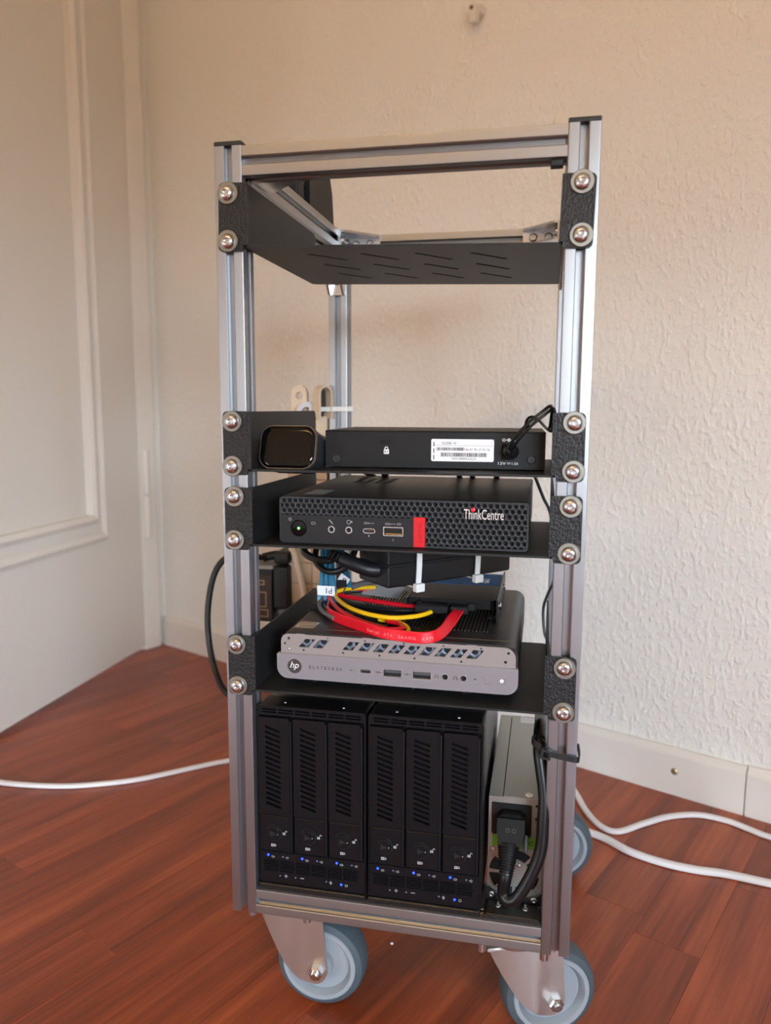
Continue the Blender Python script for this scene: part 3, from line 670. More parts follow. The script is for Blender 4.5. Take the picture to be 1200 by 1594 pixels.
def build_thinkcentre():
    T = thing('mini_computer', (1.3, 100, 391.4), 'dark grey mini computer with honeycomb front and red stripe', 'computer', 'mini computers on the rack')
    x0, x1, y, z0, z1 = -88.2, 90.8, 10.0, 392.4, 426.0
    body = MB(); body.box(x0+.4, x1-.4, y+6.5, y+183, z0, z1, 1.2)
    body.build('body', PCTOP, T)
    for fx in (-70, 72):
        for fy in (30, 170): MB().box(fx-8, fx+8, fy-4, fy+4, 391.4, 392.6).build('rubber_foot', RUBBER, T)
    # front frame around the mesh
    panel = (x0+0.9, 10.9, z0+.2, 412.6)
    outer = rrect(x0, x1, z0-.4, z1-.2, (3.2, 2.6, 2.6, 2.6), 5)
    fr = MB().plate(outer, [rrect(x0+1.3, x1-1.3, z0+0.9, z1-1.5, 1.6, 4)], y-0.2, y+7.0); fr.build('front_frame', PCGREY, T)
    a = 4.27; org = (-84.8, 423.0 - 8*a*math.sqrt(3)/2)
    g1 = clip_tiles((x0+1.0, x1-1.0, 412.6, z1-1.2), org, a, 1.55, 2.6, None, y)
    g2 = clip_tiles((19.4, x1-1.0, z0+.6, 412.6), org, a, 1.55, 2.6, None, y)
    g1.build('honeycomb_grille', PCGREY, T, kind='stuff'); g2.build('honeycomb_grille', PCGREY, T, kind='stuff')
    MB().box(x0+1, x1-1, y+3.2, y+6.6, z0+.6, z1-1).build('grille_backing', DEEP, T)
    # control panel with its openings
    cz = 402.8
    holes = [circ(-73.6, cz, 6.1, 28), circ(-48.9, cz, 2.0, 16), circ(-36.0, cz, 2.0, 16), rrect(-25.2, -17.0, cz-1.5, cz+1.3, 1.35, 4), rrect(-10.4, 3.3, cz-2.9, cz+3.1, .4, 2)]
    MB().plate(rrect(x0+.6, 10.9, z0-.2, 412.6, (2.8, 0, 0, 0), 5), holes, y-0.35, y+1.6).build('control_panel', PCPANEL, T)
    b = MB().lathe([(6.0, 0), (6.0, 1.0), (5.3, 1.5), (1, 1.7), (.2, 1.7)], (-73.6, y+1.4, cz), (0, -1, 0), 30).build('power_button', GLOSS, T)
    MB().lathe([(0.95, 0), (0.95, .25), (.3, .4)], (-73.6, y-.3, cz), (0, -1, 0), 14).build('power_light', GLED, b)
    for jx in (-48.9, -36.0):
        j = MB().plate(circ(jx, cz, 2.6, 22), [circ(jx, cz, 1.75, 22)], y-.7, y+1.0).build('audio_jack', CHROME, T)
        MB().cyl((jx, y+1.2, cz), (jx, y+1.5, cz), 2.3, 16).build('jack_hole', DEEP, j)
    u = MB().plate(rrect(-25.6, -16.6, cz-1.9, cz+1.7, 1.7, 5), [rrect(-25.0, -17.2, cz-1.3, cz+1.1, 1.15, 5)], y-.6, y+1.2).build('usb_c_port', CHROME, T)
    MB().box(-24.2, -18, y+.2, y+1.4, cz-.35, cz+.2).build('port_tongue', mat('port_tongue', (90, 50, 40), 0.5), u)
    u = MB().plate(rrect(-10.8, 3.7, cz-3.2, cz+3.4, .5, 2), [rrect(-10.1, 3.0, cz-2.5, cz+2.7, .3, 2)], y-.6, y+1.4).build('usb_a_port', CHROME, T)
    MB().box(-9.6, 2.5, y+.4, y+1.5, cz-.2, cz+2.2).build('port_tongue', BLACK, u)
    MB().box(-9.4, 2.3, y+.5, y+1.4, cz-2.2, cz-1.5).build('port_contact', GOLD, u)
    MB().box(x0+1.6, 10.6, y+1.5, y+3.3, z0+.4, 412.3).build('panel_backing', DEEP, T)
    # red stripe with embossed name
    st = MB().box(10.9, 19.3, y-.5, y+3, z0-.3, 413.6, .3, 1).build('red_stripe', RED, T)
    Mv = Matrix.Translation((15.2, 0, 403)) @ Matrix.Rotation(math.radians(-90), 4, 'Y')
    k = MB(); text_mb(k, 'Lenovo', -7, 7, -1.9, 1.9, y-.5, .1, M=Mv); k.build('stripe_lettering', DRED, st)
    # badge
    k = MB(); text_mb(k, 'ThinkCentre', 46.4, 73.8, 413.6, 420.6, y-.3, .6); k.build('badge_lettering', mat('badge_silver', (214, 208, 204), 0.35, 0.3), T)
    MB().lathe([(1.55, 0), (1.45, .5), (.3, .9)], (52.7, y-.4, 420.2), (0, -1, 0), 16).build('badge_dot', mat('badge_red', (230, 10, 40), 0.3, emit=((230, 10, 40), 0.0)), T)
    # printed marks
    p = MB(); yy = y-.36
    p.plate(circ(-80.1, 409.3, 1.2, 14), [circ(-80.1, 409.3, .85, 14)], yy-.06, yy); p.box(-80.2, -80.0, yy-.06, yy, 408.9, 409.9)
    p.plate(rrect(-64, -61, 406.0, 407.8, .5, 3), [rrect(-63.7, -61.3, 406.3, 407.5, .4, 3)], yy-.06, yy)
    p.prism([(-50.9, 409.6), (-50.2, 410.1), (-47.6, 407.0), (-48.0, 406.6)], yy-.06, yy)
    p.plate(circ(-36, 408.6, 1.6, 16), [circ(-36, 408.6, 1.2, 16)], yy-.06, yy); p.box(-34.6, -33.4, yy-.06, yy, 408.2, 409.4)
    text_mb(p, 'SS', -24.9, -22.1, 407.4, 409.1, yy, .06); text_mb(p, 'SS', -9.4, -6.6, 407.4, 409.1, yy, .06)
    for bx in (-21.6, -6.1): p.box(bx, bx+3.4, yy-.06, yy, 408.1, 408.4); p.prism(circ(bx+.2, 408.25, .55, 8), yy-.06, yy); p.prism([(bx+3.2, 407.8), (bx+4.1, 408.25), (bx+3.2, 408.7)], yy-.06, yy)
    p.plate(rrect(-.9, 1.9, 407.6, 409.0, .2, 1), [rrect(-.6, 1.6, 407.9, 408.7, .1, 1)], yy-.06, yy)
    text_mb(p, '1', -21.6, -20.9, 398.4, 399.8, yy, .06); text_mb(p, '2', -4.2, -3.0, 396.0, 397.6, yy, .06)
    p.build('printed_marks', GREYP, T)
    # top: small badge label and vent ribs
    MB().box(-74.5, -59.5, 28, 58, z1, z1+.12).build('top_label', mat('blue_grey_label', (120, 128, 140), 0.3), T)
    v = MB()
    for i in range(6):
        for j in range(4): v.prism([(-62+j*9, 120+i*8), (-58+j*9, 120+i*8), (-55+j*9, 124+i*8), (-59+j*9, 124+i*8)], z1, z1+.2, 'z')
    v.build('top_vent', DEEP, T)
build_thinkcentre()

# ================================================================ silver mini computer
def build_elitedesk():
    T = thing('mini_computer', (-3.2, 100, 281.6), 'silver fronted black mini computer with slanted front vents', 'computer', 'mini computers on the rack')
    x0, x1, y, z0, zm, z1 = -92.4, 86.6, 12.0, 288.0, 307.0, 322.0
    cz = 297.8
    for fx in (-75, 69):
        for fy in (35, 165): MB().cyl((fx, fy, 281.6), (fx, fy, 289), 8, 18).build('rubber_foot', RUBBER, T)
    sh = MB(); sh.prism(rrect(x0+2.5, x1-.5, z0+.8, z1+.9, (4, 4, 9, 7), 6), y+3.4, y+175, 'y'); sh.build('shell', mat('hp_black_shell', (36, 35, 36), 0.4, 0, bump=(2500, 0.3, 0.15, (1, 1, 1))), T)
    # lower bezel
    holes = [rrect(-28.4, -19.8, cz-1.9, cz+1.6, 1.7, 5), rrect(-10.8, 2.9, cz-3, cz+3, .4, 2), rrect(11.0, 24.6, cz-3, cz+3, .4, 2), circ(34.7, cz, 2.35, 20), circ(48.0, cz, 2.35, 20), circ(56.3, cz, .6, 10),
             rrect(62.7, 78.1, cz-3.5, cz+3.6, 1.6, 4), circ(-78.6, cz, 5.6, 32)]
    MB().plate(rrect(x0, x1, z0, zm, (8.5, 8.5, .8, .8), 8), holes, y-.6, y+2.2).build('front_bezel', SILVER, T)
    MB().box(x0+3, x1-3, y+2.3, y+3.3, z0+2.5, 309.5).build('interior', DEEP, T); MB().box(x0+3, x1-3, y+3.25, y+3.38, 309.6, z1-1).build('interior', DEEP, T)
    lip = MB(); lip.prism(rrect(x0+.4, x1-.4, zm-1.4, zm+.3, .3, 1), y-.4, y+3.2); lip.build('bezel_lip', SILVERP, T)
    # perforated upper plate
    sl = []
    for bx in [-75.9, -65.0] + [-42 + 11.4*i for i in range(9)]:
        sl.append([(bx, 312.3), (bx+7.6, 312.3), (bx+13.0, 318.9), (bx+5.4, 318.9)])
    pins = [(-83.4, 318.6, 1.0), (-86.6, 314.6, .9), (-53.2, 321.0-.6, .8), (-72, 310.2, .8), (-25, 320.4, .8), (-41.5, 310.0, .8), (4, 320.4, .8), (-14, 309.9, .8), (33, 320.4, .8), (12, 309.6, .8), (60, 320.2, .8), (46, 309.6, .8), (79.4, 318.0, 1.0), (77.4, 311.4, 1.1)]
    MB().plate(rrect(x0+2.8, x1-2.0, zm-.5, z1, (0, 0, 8, 6), 6), sl + [circ(a, b, r, 10) for a, b, r in pins], y+1.0, y+2.4).build('perforated_plate', SILVERP, T)
    # honeycomb sheet behind the slots
    hb = clip_tiles((-80, 66, 310.5, 320.5), (-80, 311.5), 6.6, 2.5, 0.6, None, y+2.6); hb.build('inner_sheet', BLUEST, T, kind='stuff')
    for bx in (-78.0, -27, 50): MB().box(bx, bx+7, y+.9, y+2, z1-.4, z1+.5).build('clip', SILVERP, T)
    d = MB().lathe([(.5, 0), (.5, .8), (.2, 1)], (-83.4, y+1, 311), (0, -1, 0), 10); d.lathe([(1.2, 0), (1.0, .7), (.2, 1)], (-82.9, y+1, 310.6), (0, -1, 0), 12); d.build('rivet', CHROME, T)
    # badge
    b = MB().prism(circ(-78.6, cz, 5.55, 36), y-.7, y+1.5).build('badge', LOGOD, T)
    k = MB(); text_mb(k, 'hp', -82.0, -75.2, cz-2.9, cz+3.4, y-.7, .35, shear=0.28); k.build('badge_lettering', WHITEP, b)
    MB().plate(circ(-78.6, cz, 5.9, 36), [circ(-78.6, cz, 5.45, 36)], y-.8, y+1).build('badge_rim', CHROME, b)
    k = MB()
    for i, ch in enumerate('ELITEDESK'):
        w = 0.7 if ch == 'I' else 1.75
        cx = -66.4 + i*2.98; text_mb(k, ch, cx-w/2, cx+w/2, cz-1.15, cz+1.15, y-.62, .06)
    text_mb(k, 'ss', -16.4, -14.4, cz-.6, cz+.6, y-.62, .06); text_mb(k, 'ss', 5.0, 7.0, cz-.6, cz+.6, y-.62, .06)
    for bx in (-35.5, -14.2, 7.2): k.box(bx, bx+3.0, y-.68, y-.62, cz-.15, cz+.1); k.prism(circ(bx+.2, cz, .5, 8), y-.68, y-.62)
    for cx in (28.6, 42.2):
        arc = [(cx+1.3*math.cos(math.pi*i/10), cz+1.3*math.sin(math.pi*i/10)) for i in range(11)]; arc2 = [(cx+.95*math.cos(math.pi*i/10), cz+.95*math.sin(math.pi*i/10)) for i in range(11)]
        k.prism(arc+arc2[::-1], y-.68, y-.62); k.box(cx-1.4, cx-.7, y-.68, y-.62, cz-1.1, cz+.1); k.box(cx+.7, cx+1.4, y-.68, y-.62, cz-1.1, cz+.1)
    k.box(42.2, 43.4, y-.68, y-.62, cz-1.7, cz-1.45)
    k.build('printed_marks', DGREYP, T)
    # ports
    def port(name, x0_, x1_, h, r):
        u = MB().plate(rrect(x0_-.35, x1_+.35, cz-h-.35, cz+h+.35, r+.3, 4), [rrect(x0_+.25, x1_-.25, cz-h+.3, cz+h-.3, r, 4)], y-.75, y+1.6).build(name, CHROME, T)
        MB().box(x0_+.8, x1_-.8, y+.6, y+2.1, cz-.2, cz+h*.7).build('port_tongue', mat('port_grey', (70, 72, 76), 0.4), u)
    port('usb_c_port', -28.3, -19.9, 1.7, 1.5); port('usb_a_port', -10.7, 2.8, 2.9, .3); port('usb_a_port', 11.1, 24.5, 2.9, .3)
    for jx in (34.7, 48.0): MB().plate(circ(jx, cz, 2.75, 22), [circ(jx, cz, 2.1, 22)], y-.8, y+1.6).build('audio_jack', CHROME, T)
    b = MB().prism(rrect(63.2, 77.6, cz-3.0, cz+3.1, 1.3, 4), y-.75, y+1.8).build('power_button', SILVER, T)
    MB().plate(rrect(62.6, 78.2, cz-3.6, cz+3.7, 1.7, 5), [rrect(63.1, 77.7, cz-3.1, cz+3.2, 1.35, 5)], y-.85, y+.5).build('button_rim', CHROME, b)
    MB().plate(circ(75.2, cz+.2, 1.1, 16), [circ(75.2, cz+.2, .65, 16)], y-.85, y-.7).build('power_light', WLED, b)
    # top: sticker, cable opening, vent ribs
    zt = z1+.9
    MB().box(-84, -68.5, 27.5, 44.5, zt-.2, zt+.1).build('top_sticker', mat('hologram_sticker', (180, 176, 160), 0.25, 0.5), T)
    st = MB(); text_mb(st, 'CORE i5', -81.5, -72, 0, 2.2, 0, .02, M=Matrix.Translation((0, 36, zt+.1)) @ Matrix.Rotation(math.radians(-90), 4, 'X'))
    st.build('sticker_print', GREYP, T)
    MB().box(-88, -58, 74, 92, zt-.3, zt+.25).build('cable_opening', DEEP, T)
    v = MB()
    for i in range(40):
        x = -46 + i*2.75; v.box(x, x+1.25, 45, 160, zt-.3, zt+.9)
    v.build('vent_ribs', mat('vent_rib_black', (46, 43, 42), 0.4), T, kind='stuff')
    MB().box(-48, 65.5, 43, 162, zt-.3, zt+.05).build('vent_floor', DEEP, T)
    MB().box(-60, 79, 25.6, 26.6, zt-.3, zt+.2).build('top_groove', mat('groove_edge', (120, 105, 90), 0.3, 0.6), T)
build_elitedesk()

# ================================================================ things between the shelves
def build_brick():
    T = thing('power_brick', (30, 85, 355), 'black power brick hung under the shelf by two white cable ties', 'power adapter')
    M = Matrix.Translation((-12, 33, 355)) @ Matrix.Rotation(math.radians(45.5), 4, 'Z')
    MB(M).box(0, 124, 0, 42, 0, 16.6, 2.2).build('lower_half', BLACK, T)
    MB(M).box(0.2, 123.8, .2, 41.8, 17.0, 34.4, 2.2).build('upper_half', BLACK, T)
    MB(M).box(.6, 123.4, .6, 41.4, 16.2, 17.4).build('seam', DEEP, T)
    return M
BRM = build_brick()
def build_ties():
    for t, lab in ((27, 'white cable tie nearest the angled plug, strapping the power brick'), (86, 'white cable tie near the blue drive label, strapping the power brick')):
        T = thing('cable_tie', tuple(BRM @ Vector((t, -2, -8))), lab, 'cable tie', 'white ties holding the brick')
        path = [(t+1.5, -1.4, 35.5), (t+1.2, -1.6, 28), (t+.8, -1.7, 14), (t, -1.7, 1), (t-.6, -1.2, -1.2), (t-.6, 8, -1.4), (t-.6, 40, -1.4), (t, 43.2, 0), (t+.6, 43.4, 20), (t+1, 43.2, 35)]
        P = [BRM @ p for p in spline([Vector(p) for p in path], 6)]; side = (BRM.to_3x3() @ Vector((1, 0, 0)))
        MB().sweep(P, [(-2.3, -.55), (2.3, -.55), (2.3, .55), (-2.3, .55)], [side]*len(P)).build('strap', NYLON, T)
        MB(BRM).box(t-4.6, t+3.6, -6.0, -.6, -4.6, 2.0, .9).build('head', NYLON, T)
build_ties()

def build_ssd():
    T = thing('solid_state_drive', (32, 122, 323), 'black solid state drive with blue label lying on the silver mini computer', 'drive')
    x0, x1, y0, y1, z1 = -3, 66, 73, 173, 340
    MB().prism([(x0, y0), (x1-4, y0), (x1, y0+4), (x1, y1), (x0, y1)], 333, z1, 'z').build('case', SSD, T)
    MB().box(x0+.6, x1-.8, 126, 171.5, z1-.2, z1+.12).build('label_sticker', SSDL, T)
    Mt = Matrix.Translation((47.5, 132, z1+.12)) @ Matrix.Rotation(math.radians(90), 4, 'Z') @ Matrix.Rotation(math.radians(-90), 4, 'X')
    k = MB(); text_mb(k, '860', 3, 20, -9, -2, 0, .05, M=Mt); k.box(53.5, 55.5, 138, 146, z1+.1, z1+.17); k.build('label_print', WHITEP, T)
    br = MB(); br.box(x1+.6, x1+2.2, y0-3, y1+8, 323.4, z1+1.2, .4, 1); br.box(x0-2.4, x0-.8, y0-3, y1+8, 323.4, z1, .4, 1); br.box(x0-2, x1+1.8, y0+10, y1+6, 331, 332.6)
    br.box(x1-6, x1+2, y0+8, y0+16, 323.2, 324.6); br.build('bracket', mat('bracket_dark', (52, 51, 50), 0.35, 0.6), T)
    for yy in (82, 150): MB().lathe([(2.9, 0), (2.9, .9), (1.8, 1.9), (.3, 2.1)], (x1+2.2, yy, 334.5), (1, 0, 0), 16).build('screw', STEEL, T)
    c = MB(); c.box(4, 30, y0-13, y0-.2, 331, 337.4, .6, 1); c.box(5, 8, y0-6, y0, 330, 338.4, .4, 1); c.build('power_connector', BLACK, T)
    c = MB(); c.box(31.5, 45.5, y0-10, y0-.2, 330.6, 336.8, .6, 1); c.box(45.2, 50.5, y0-3, y0-.1, 332, 338, .3, 1); c.build('data_connector', BLACK, T)
build_ssd()

def build_sata():
    T = thing('sata_cable', (0, 12, 323), 'flat bright red data cable standing on edge along the silver front', 'cable')
    base = [(-72, 84, 0), (-69.5, 72, 0), (-65.6, 58.5, 0), (-55, 46, 0), (-39.6, 34, 0), (-20.4, 19, 0), (-9.3, 13, 0), (1.3, 9.8, 0), (12.6, 8.2, 0), (20.7, 9.2, 0), (27.7, 14.0, 0), (31.9, 24.5, 0), (34.6, 40.0, 0), (36.6, 52, 0), (38.2, 64, 0)]
    zc = [328, 328, 327.4, 327.2, 327, 327, 327, 327, 326.8, 326.8, 327.5, 328.8, 330.8, 332.6, 333.6]
    tw = [0, 0, 0, 0, 0, 0, 0, 0, 0, 5, 14, 30, 52, 74, 86]
    pts = spline([Vector((x, y, z)) for (x, y, _), z in zip(base, zc)], 8); n = len(pts); sides = []
    for i in range(n):
        f = i/8; k = min(int(f), len(tw)-2); a = math.radians(tw[k]+(tw[k+1]-tw[k])*(f-k))
        t = (pts[min(i+1, n-1)]-pts[max(i-1, 0)]).normalized(); up = Vector((0, 0, 1)); rt = t.cross(up).normalized()
        sides.append((up*math.cos(a) - rt*math.sin(a)).normalized())
    prof = [(-4.2, -.35), (-3.6, -.75), (3.6, -.75), (4.2, -.35), (4.2, .35), (3.6, .75), (-3.6, .75), (-4.2, .35)]
    MB().sweep(pts, prof, sides).build('ribbon', REDF, T)
    # print on the outer face
    L = [0]
    for i in range(1, n): L.append(L[-1]+(pts[i]-pts[i-1]).length)
    def at(s):
        for i in range(n-1):
            if L[i+1] >= s: q = (s-L[i])/(L[i+1]-L[i]); return pts[i].lerp(pts[i+1], q), (pts[i+1]-pts[i]).normalized(), sides[i]
        return pts[-1], (pts[-1]-pts[-2]).normalized(), sides[-1]
    # arc length where x is about -29
    s0 = next(L[i] for i in range(n) if pts[i].x > -27 and pts[i].y < 40)
    k = MB(); s = s0
    for ch in 'Serial  ATA  26AWG  AWM':
        if ch != ' ':
            p, t, up = at(s); nrm = t.cross(up).normalized()
            if nrm.y > 0: nrm = -nrm
            w = 0.5 if ch in 'il' else 1.9 if ch not in 'WGM' else 2.3; h = 2.3 if ch.isupper() or ch in '26l' else 1.75
            Mx = Matrix((t, -nrm, up)).transposed().to_4x4(); Mx.translation = p + nrm*0.78 - up*0.6
            text_mb(k, ch, 0, w, -1.1, -1.1+h, 0, .05, M=Mx)
            s += w+.75
        else: s += 1.8
    k.build('cable_print', mat('faded_print', (240, 140, 140), 0.5), T)
build_sata()

def build_sata_power():
    T = thing('wire_bundle', (-30, 60, 323), 'looped bundle of red, yellow and black wires on the silver mini computer', 'cable')
    W_ = [('red_wire', REDW, 1.9, [(16, 63, 334.5), (10, 66, 334), (-5.6, 72, 333), (-31.8, 80, 333), (-52.6, 88, 333), (-66.7, 95, 333), (-74, 104, 333)]),
          ('red_wire', REDW, 1.9, [(-40, 118, 333), (-56, 114, 334), (-68.7, 110, 334), (-75.6, 103, 333.5), (-75.5, 92, 333), (-68.3, 78, 331), (-53.2, 53.2, 330), (-33.7, 34, 329), (-13, 22, 328), (-3, 21, 328), (0.6, 27, 328), (-3.5, 36, 328), (-14, 42, 328)]),
          ('yellow_wire', YELW, 1.8, [(20, 66, 333), (14, 57, 331.5), (5.2, 48, 331), (-10.9, 41, 331), (-30.6, 46, 331.5), (-48.7, 60, 332), (-64.0, 80.7, 333), (-69.1, 92.4, 335), (-65.0, 101, 336), (-56, 109, 336), (-40, 117, 336)]),
          ('yellow_wire', YELW, 1.7, [(-22, 48, 327), (-4.8, 42, 327), (2.6, 34, 326.5), (4.8, 27, 326), (4.0, 20, 325.2)]),
          ('black_wire', BLKW, 1.8, [(16, 62, 332.6), (1.7, 66, 331), (-17.1, 66, 330.6), (-49.2, 78, 330), (-66.5, 94, 330), (-76.4, 99, 330), (-77.6, 88, 328), (-68.2, 66, 327.4), (-50, 49, 327), (-27.1, 35, 327), (-12, 31, 326)]),
          ('black_wire', BLKW, 1.8, [(18, 62, 331), (1.7, 61, 328), (-17.1, 61, 327), (-49.2, 72, 327), (-64.5, 86, 327), (-72.4, 96, 327), (-79.0, 88, 326), (-71.2, 67, 325.6), (-52, 46, 325.6), (-30, 31, 325.4)]),
          ('black_wire', BLKW, 1.7, [(18, 63, 329), (-2, 72, 327.5), (-30, 76, 327), (-55, 86, 328), (-70, 100, 330), (-60, 112, 332), (-42, 118, 333)]),
          ('grey_wire', GREYW, 1.8, [(-79, 92, 331), (-79.5, 80, 328), (-71, 62, 326.5), (-58, 48, 326)]),
          ('grey_wire', GREYW, 2.6, [(-58, 104, 338), (-46, 112, 341), (-30, 118, 341), (-14, 122, 339)])]
    for nm, mt, r, pts in W_: MB().tube(pts, r, 10, 7).build(nm, mt, T)
    MB().tube([(-64, 96, 333), (-62.5, 101, 338), (-64, 107, 339.5), (-67, 110, 336), (-67.5, 102, 331)], .6, 6).build('twist_tie', mat('twist_tie_grey', (110, 110, 112), 0.35, 0.5), T)
    MB().box(-70, -61, 98, 103, 339, 345, .6, 1).build('tie_head', BLACK, T)
    Mf = Matrix.Translation((-30, 112, 334)) @ Matrix.Rotation(math.radians(-15), 4, 'Z') @ Matrix.Rotation(math.radians(28), 4, 'X')
    MB(Mf).box(-20, 16, -7, 7, -.5, .5, .3, 1).build('tape_wrap', FILM, T)
build_sata_power()

def build_sas():
    T = thing('ribbon_cables', (-78, 90, 323), 'bundle of flat blue ribbon cables rising from the silver mini computer', 'cable')
    MB().box(-86, -64, 80, 92, 322.6, 327.6, .5, 1).build('connector', BLACK, T)
    for i in range(6):
        dx = -5.5 + 2.6*i; dy = (i % 2)*2.6
        pts = [(-75.5+dx, 86+dy, 326), (-76.2+dx, 88+dy, 336), (-78+dx*.8, 96+dy, 348), (-81.5+dx*.7, 108+dy, 362), (-87+dx*.7, 128+dy, 380), (-93+dx*.7, 150+dy, 398), (-97+dx*.7, 172+dy, 402)]
        P = spline(pts, 6); MB().sweep(P, [(-1.25, -.4), (1.25, -.4), (1.25, .4), (-1.25, .4)], [Vector((1, -.15, 0))]*len(P)).build('ribbon', BLUEW, T)
    for i in range(3):
        dx = i*2.4
        pts = [(-63+dx, 103, 338), (-66+dx, 108, 345), (-71+dx, 117, 355), (-77+dx*.6, 132, 374), (-84+dx*.6, 152, 396)]
        P = spline(pts, 6); MB().sweep(P, [(-1.2, -.4), (1.2, -.4), (1.2, .4), (-1.2, .4)], [Vector((1, -.15, 0))]*len(P)).build('ribbon', BLUEW, T)
    t = MB().box(-82.5, -67.5, 84.6, 85.2, 334.5, 342.6).build('paper_tag', PAPER, T)
    Mt = Matrix.Translation((-72.4, 0, 338.5)) @ Matrix.Rotation(math.pi, 4, 'Y')
    k = MB(); text_mb(k, 'P1', -2.6, 2.6, -2.3, 2.3, 84.6, .08, M=Mt); k.build('tag_print', INK, t)
    Ms = Matrix.Translation((-63.5, 99.5, 344.5)) @ Matrix.Rotation(math.radians(35), 4, 'Y')
    t = MB(Ms).box(-5, 4, 0, .6, -4.5, 4).build('paper_tag', PAPER, T)
    k = MB(); text_mb(k, '5', -1.6, 1.6, -2.2, 2.2, 0, .08, M=Ms @ Matrix.Rotation(math.pi, 4, 'Y')); k.build('tag_print', INK, t)
build_sas()

def build_brick_lead():
    T = thing('adapter_cable', (-55, 50, 360), 'black lead with ribbed angled plug entering the power brick', 'cable')
    MB().tube([(-92, 110, 385), (-90, 80, 380), (-86.2, 62, 375), (-73.6, 51, 372), (-62, 46, 372.6), (-52.9, 44, 376)], 3.0).build('lead', CORD, T)
    MB().tube([(-84, 120, 386), (-81.5, 84, 378), (-79, 68, 369), (-73.5, 60, 364.7), (-64.6, 55, 361.5), (-52.8, 52, 364.0), (-46, 54, 371), (-44, 62, 380)], 2.6).build('lead', CORD, T)
    pl = MB().tube([(-50, 43, 375.0), (-42, 41.5, 372.2), (-34, 41.5, 369.2), (-28, 42.6, 367.4), (-20, 46.5, 366.6), (-15, 51, 366.6)], 5.6, 16).build('plug', BLACK, T)
    P = spline([(-60, 44.5, 378), (-50, 43, 375.0), (-42, 41.5, 372.2)], 6)
    r = MB()
    for i in range(0, 12, 2): d = (P[i+1]-P[i]).normalized(); r.lathe([(4.6, 0), (4.9, .6), (4.9, 1.4), (4.4, 2.0)], P[i], d, 14)
    r.build('strain_relief', RUBBER, pl)
build_brick_lead()

